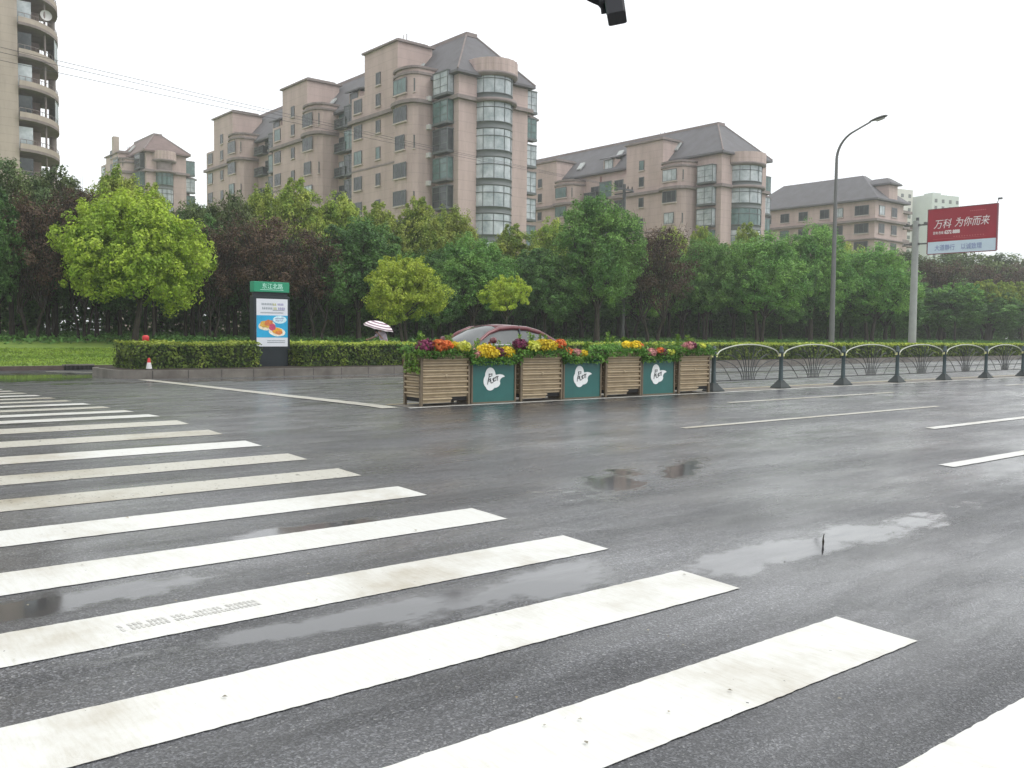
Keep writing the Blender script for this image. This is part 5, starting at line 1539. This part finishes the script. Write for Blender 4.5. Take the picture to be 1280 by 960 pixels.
# prototype kits: (crown mesh, trunk mesh, extra mesh, real height, real half width)
KITS = {}
def kit(name, seed, mtn, rx, rz, zc, h, nleaf, size, bark='bark', **kw):
    tk = {k: kw.pop(k) for k in ('fork', 'lean', 'stems', 'limbs', 'r') if k in kw}
    up = kw.pop('up', .35); sp_ = kw.pop('spread', 1.0); tw_ = kw.pop('twigs', False)
    lo = make_lobes(seed, rx, rz, zc, **kw)
    r_ = tk.pop('r', .13)
    KITS[name] = (crown(seed, M[mtn], lo, nleaf, size, sp_, up), trunk_mesh(seed, h, r_, lo, M[bark], **tk), bare_twigs(seed, h, rx, M['bark']) if tw_ else None, zc + rz, rx)
kit('big_lime', 1, 'lf_lime', 2.85, 2.72, 3.63, 6.2, 68000, .12, n=30, rl=.33, fork=.30, lean=.12, r=.115)
kit('lime', 2, 'lf_lime_pale', 1.9, 2.05, 3.1, 5.0, 34000, .11, n=18, rl=.36, fork=.36, stems=2, r=.11)
kit('lime_small', 3, 'lf_lime_pale', 1.35, 1.15, 3.0, 4.2, 12000, .11, n=12, rl=.4, fork=.45, r=.07)
kit('green_a', 4, 'lf_green', 3.1, 4.4, 5.6, 9.6, 62000, .135, n=30, rl=.32, fork=.26, r=.18)
kit('green_b', 5, 'lf_green', 2.9, 3.8, 5.1, 8.6, 52000, .135, n=26, rl=.34, fork=.28, r=.16, stems=2)
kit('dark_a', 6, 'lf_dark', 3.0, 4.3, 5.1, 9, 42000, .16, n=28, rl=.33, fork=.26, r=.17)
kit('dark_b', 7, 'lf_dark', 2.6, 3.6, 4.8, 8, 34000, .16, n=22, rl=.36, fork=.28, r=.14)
kit('gold_a', 8, 'lf_gold', 2.9, 4.6, 7.0, 11, 36000, .17, n=30, rl=.32, fork=.4, r=.14, cone=.55, spread=1.5)
kit('gold_b', 9, 'lf_gold', 3.0, 3.6, 6.4, 10, 34000, .17, n=28, rl=.30, fork=.4, r=.14, cone=.3, spread=1.6)
kit('brown_a', 10, 'lf_brown', 2.6, 3.5, 5.4, 9.5, 13000, .12, n=22, rl=.34, fork=.2, r=.14, stems=4, twigs=True, spread=1.6)
kit('brown_b', 12, 'lf_brown', 2.2, 3.6, 5.5, 9.5, 10000, .12, n=20, rl=.32, fork=.2, r=.13, stems=3, twigs=True, spread=1.7)
kit('grey_a', 13, 'lf_grey', 2.8, 3.8, 5.8, 9.6, 26000, .17, n=24, rl=.30, fork=.3, r=.15, spread=1.4)
kit('parasol', 14, 'lf_gold', 2.7, 1.5, 5.0, 6.3, 18000, .17, n=18, rl=.34, fork=.62, r=.09, flat=.8)
kit('parasol_green', 15, 'lf_green', 2.6, 1.5, 5.0, 6.3, 18000, .17, n=18, rl=.34, fork=.62, r=.09, flat=.8)

NAMES = {'big_lime': 'broadleaf_tree', 'lime': 'broadleaf_tree', 'lime_small': 'broadleaf_tree', 'green_a': 'camphor_tree', 'green_b': 'camphor_tree', 'dark_a': 'camphor_tree', 'dark_b': 'camphor_tree',
         'gold_a': 'poplar_tree', 'gold_b': 'poplar_tree', 'brown_a': 'half_bare_tree', 'brown_b': 'half_bare_tree', 'grey_a': 'willow_tree', 'parasol': 'young_tree', 'parasol_green': 'young_tree'}
FIRST = {}
def tree(k, x, y, top_z, half_w, label, group, rz=None, sink=0.0):
    """one tree: crown and trunk under an empty at its foot; top_z is the world height of its top"""
    zg = lawn_z(y + KR * (x - 4.53)) - .03 - sink
    h, wv = KITS[k][3], KITS[k][4]
    sz_ = (top_z - zg) / h; sx_ = half_w / wv
    rz = random.uniform(0, 6.28) if rz is None else rz
    if k in FIRST:
        t = copy_tree(FIRST[k]); t['label'] = label; t['group'] = group
        t.location = (x, y, zg); t.rotation_euler = (0, 0, rz)
    else:
        t = thing(NAMES[k], label, 'tree', (x, y, zg), rz, group)
        link('crown', KITS[k][0], t); link('trunk', KITS[k][1], t)
        if KITS[k][2]: link('twigs', KITS[k][2], t)
        FIRST[k] = t
    t.scale = (sx_, sx_, sz_)
    return t
def tz(px, y, pytop):    # world height seen at image row pytop above the point on line y (camera height 1.6)
    x = bearing_x(px, y); d = Vector((x, y, 0)).dot(F0); hz_ = 417 + (px - 640) * .0103
    return 1.6 + (hz_ - pytop) / 1153.5 * d, x, d
def T_(k, px, y, pytop, wpx, label, group):
    z, x, d = tz(px, y, pytop)
    return tree(k, x, y, z, wpx / 2 / 1153.5 * d, label, group)
GL, GR, GB = 'lime green lawn trees', 'trees of the front row', 'trees of the wood behind'
z, x, d = tz(178, 43.0, 235)
tree('big_lime', bearing_x(168, 43.0), 43.0, z, 92 / 1153.5 * d, 'large round lime green tree on the lawn behind the left hedge', GL, rz=R(-40))
T_('lime', 507, 39.0, 314, 96, 'medium lime green tree with two stems above the umbrella rider', GL)
T_('lime_small', 632, 39.5, 344, 62, 'small lime green tree right of the medium lime one, over the car roof', GL)
front = [
    ('green_a', 745, 44, 240, 124, 'tallest dark green tree of the front row, standing before the utility pole'),
    ('green_b', 590, 46, 292, 110, 'dark green tree between the two smaller lime trees'),
    ('dark_a', 448, 46, 268, 120, 'dark green tree left of the medium lime tree'),
    ('brown_a', 330, 46.5, 262, 120, 'brown half-bare tree right behind the advertising pillar'),
    ('brown_b', 395, 46.5, 280, 90, 'thin brown half-bare tree right of the advertising pillar'),
    ('brown_b', 262, 47.5, 275, 90, 'thin brown half-bare tree left of the advertising pillar'),
    ('brown_a', 815, 44, 276, 112, 'brown half-bare tree right of the tallest green front tree'),
    ('green_b', 880, 47, 292, 80, 'green tree squeezed between the brown tree and the forked tree'),
    ('green_b', 948, 44.5, 290, 112, 'forked dark green tree over the first railing arches'),
    ('green_a', 1012, 47, 275, 96, 'tall green tree just left of the street lamp'),
    ('green_b', 1085, 46, 304, 112, 'green tree between the street lamp and the billboard pole'),
    ('dark_b', 680, 46, 308, 80, 'dark green tree behind the car roof'),
    ('parasol_green', 1192, 48, 352, 74, 'young flat-topped green tree on a thin trunk under the billboard'),
    ('parasol', 1236, 49, 350, 70, 'young flat-topped yellowish tree right of the one under the billboard'),
    ('parasol', 1276, 49, 352, 76, 'young flat-topped yellowish tree at the right edge of the picture'),
    ('dark_b', 540, 45.5, 345, 70, 'low dark green tree right behind the medium lime tree'),
]
for (k, px, y, top, wv, lb) in front: T_(k, px, y, top, wv, lb, GR)
back = [
    ('gold_a', 372, 52, 212, 94, 'tall yellow-green poplar before the left tower of the largest block'), ('gold_b', 330, 54, 226, 81, 'yellow-green tree left of the tallest poplar'),
    ('gold_b', 425, 53, 236, 94, 'yellow-green tree top above the dark green tree, left of centre'), ('gold_a', 470, 54, 243, 81, 'yellow-green poplar below the recessed facade of the largest block'),
    ('gold_a', 520, 53, 236, 83, 'yellow-green poplar under the main corner of the largest block'), ('gold_b', 562, 54, 252, 89, 'yellow-green tree directly below the round bay of the largest block'),
    ('gold_a', 640, 53, 272, 81, 'yellow-green poplar right of the round bay of the largest block'), ('gold_b', 690, 54, 268, 81, 'yellow-green tree left of the tallest front tree'),
    ('gold_b', 835, 53, 280, 81, 'yellow-green top left of the second block corner'), ('gold_a', 872, 54, 274, 62, 'yellow-green top under the second block corner'),
    ('gold_a', 930, 54, 270, 62, 'yellow-green top below the round bay of the second block'), ('gold_b', 1050, 55, 300, 81, 'yellowish tree behind the street lamp'),
    ('grey_a', 15, 48, 196, 120, 'greyish green tree at the left edge before the tan tower'), ('grey_a', 70, 50, 203, 110, 'greyish green tree behind the large lime tree, to its left'),
    ('brown_a', 40, 46.5, 232, 110, 'brown half-bare tree at the left edge of the lawn'), ('brown_b', 105, 47.5, 222, 90, 'brown half-bare tree left of the large lime tree'),
    ('gold_b', 150, 49, 203, 99, 'yellow-green tree directly behind the large lime tree'), ('gold_a', 192, 47, 218, 67, 'narrow tree top over the right half of the large lime tree'),
    ('grey_a', 232, 49, 248, 80, 'greyish tree right behind the large lime tree'), ('grey_a', 285, 50, 236, 80, 'greyish tree left of the largest block'),
    ('dark_a', -30, 46, 215, 110, 'dark tree cut by the left edge of the picture'),
    ('grey_a', 1130, 60, 312, 110, 'greyish tree left of the billboard pole, far back'), ('brown_a', 1165, 56, 320, 90, 'brown hazy tree right behind the billboard pole'),
    ('grey_a', 1200, 64, 308, 120, 'hazy grey-green tree below the billboard'), ('brown_b', 1232, 57, 324, 80, 'brown hazy tree below the right half of the billboard'), ('grey_a', 1262, 66, 314, 110, 'hazy grey-green tree right of the billboard'),
    ('brown_a', 1278, 58, 322, 80, 'brown hazy tree at the right edge'),
]
for (k, px, y, top, wv, lb) in back: T_(k, px, y, top, wv, lb, GB)
# filler rows of the wood, trunks and lower crowns in the shade
rr = random.Random(21)
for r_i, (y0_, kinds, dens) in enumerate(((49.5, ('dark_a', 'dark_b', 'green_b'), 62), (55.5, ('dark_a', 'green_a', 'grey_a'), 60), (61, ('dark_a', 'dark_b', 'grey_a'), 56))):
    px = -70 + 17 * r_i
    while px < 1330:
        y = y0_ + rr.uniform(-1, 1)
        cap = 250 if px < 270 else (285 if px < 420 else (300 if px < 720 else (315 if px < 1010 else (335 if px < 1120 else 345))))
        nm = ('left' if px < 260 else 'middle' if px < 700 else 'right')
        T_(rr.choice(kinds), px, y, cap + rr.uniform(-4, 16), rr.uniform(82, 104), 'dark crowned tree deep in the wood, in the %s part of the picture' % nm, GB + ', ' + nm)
        px += dens * rr.uniform(.85, 1.15)
# undergrowth at the foot of the wood
n = 200000
UPx = rng.uniform(0, 1, n) ** 1.35 * 180 - 8; UPy = rng.uniform(58, 63, n)
hh = 4.4 + 1.2 * np.sin(UPx * .35) * np.sin(UPx * .13 + 1) + .6 * np.sin(UPx * 1.3)
P = np.stack([UPx, UPy, 1.2 + rng.uniform(0, 1, n) ** .8 * hh], 1)
N = rng.normal(0, 1, (n, 3)); N[:, 1] -= .6; N /= np.linalg.norm(N, axis=1)[:, None]
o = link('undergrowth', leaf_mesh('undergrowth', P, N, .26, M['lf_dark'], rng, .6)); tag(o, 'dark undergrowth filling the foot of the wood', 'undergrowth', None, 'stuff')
# leaf debris and shade plants at the edge of the wood
n = 50000
UPx = rng.uniform(0, 150, n); UPy = rng.uniform(43, 60, n)
P = np.stack([UPx, UPy, np.array([lawn_z(v) for v in UPy]) + rng.uniform(0, .25, n)], 1)
N = rng.normal(0, 1, (n, 3)); N[:, 2] += .5; N /= np.linalg.norm(N, axis=1)[:, None]
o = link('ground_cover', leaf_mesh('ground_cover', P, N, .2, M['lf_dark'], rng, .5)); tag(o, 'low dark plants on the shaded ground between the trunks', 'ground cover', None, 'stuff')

# ------------------------------------------------------------------ haze
hz = MB().box(-330, 760, -230, 760, -1.6, 82).build('haze', None)
hm = bpy.data.materials.new('haze_air'); hm.use_nodes = True
nn = hm.node_tree; nn.nodes.clear()
oo = nn.nodes.new('ShaderNodeOutputMaterial'); vv = nn.nodes.new('ShaderNodeVolumePrincipled')
vv.inputs['Color'].default_value = (.93, .95, .97, 1); vv.inputs['Density'].default_value = HAZE; vv.inputs['Anisotropy'].default_value = .2
nn.links.new(vv.outputs[0], oo.inputs['Volume'])
hz.data.materials.append(hm); hz['kind'] = 'stuff'
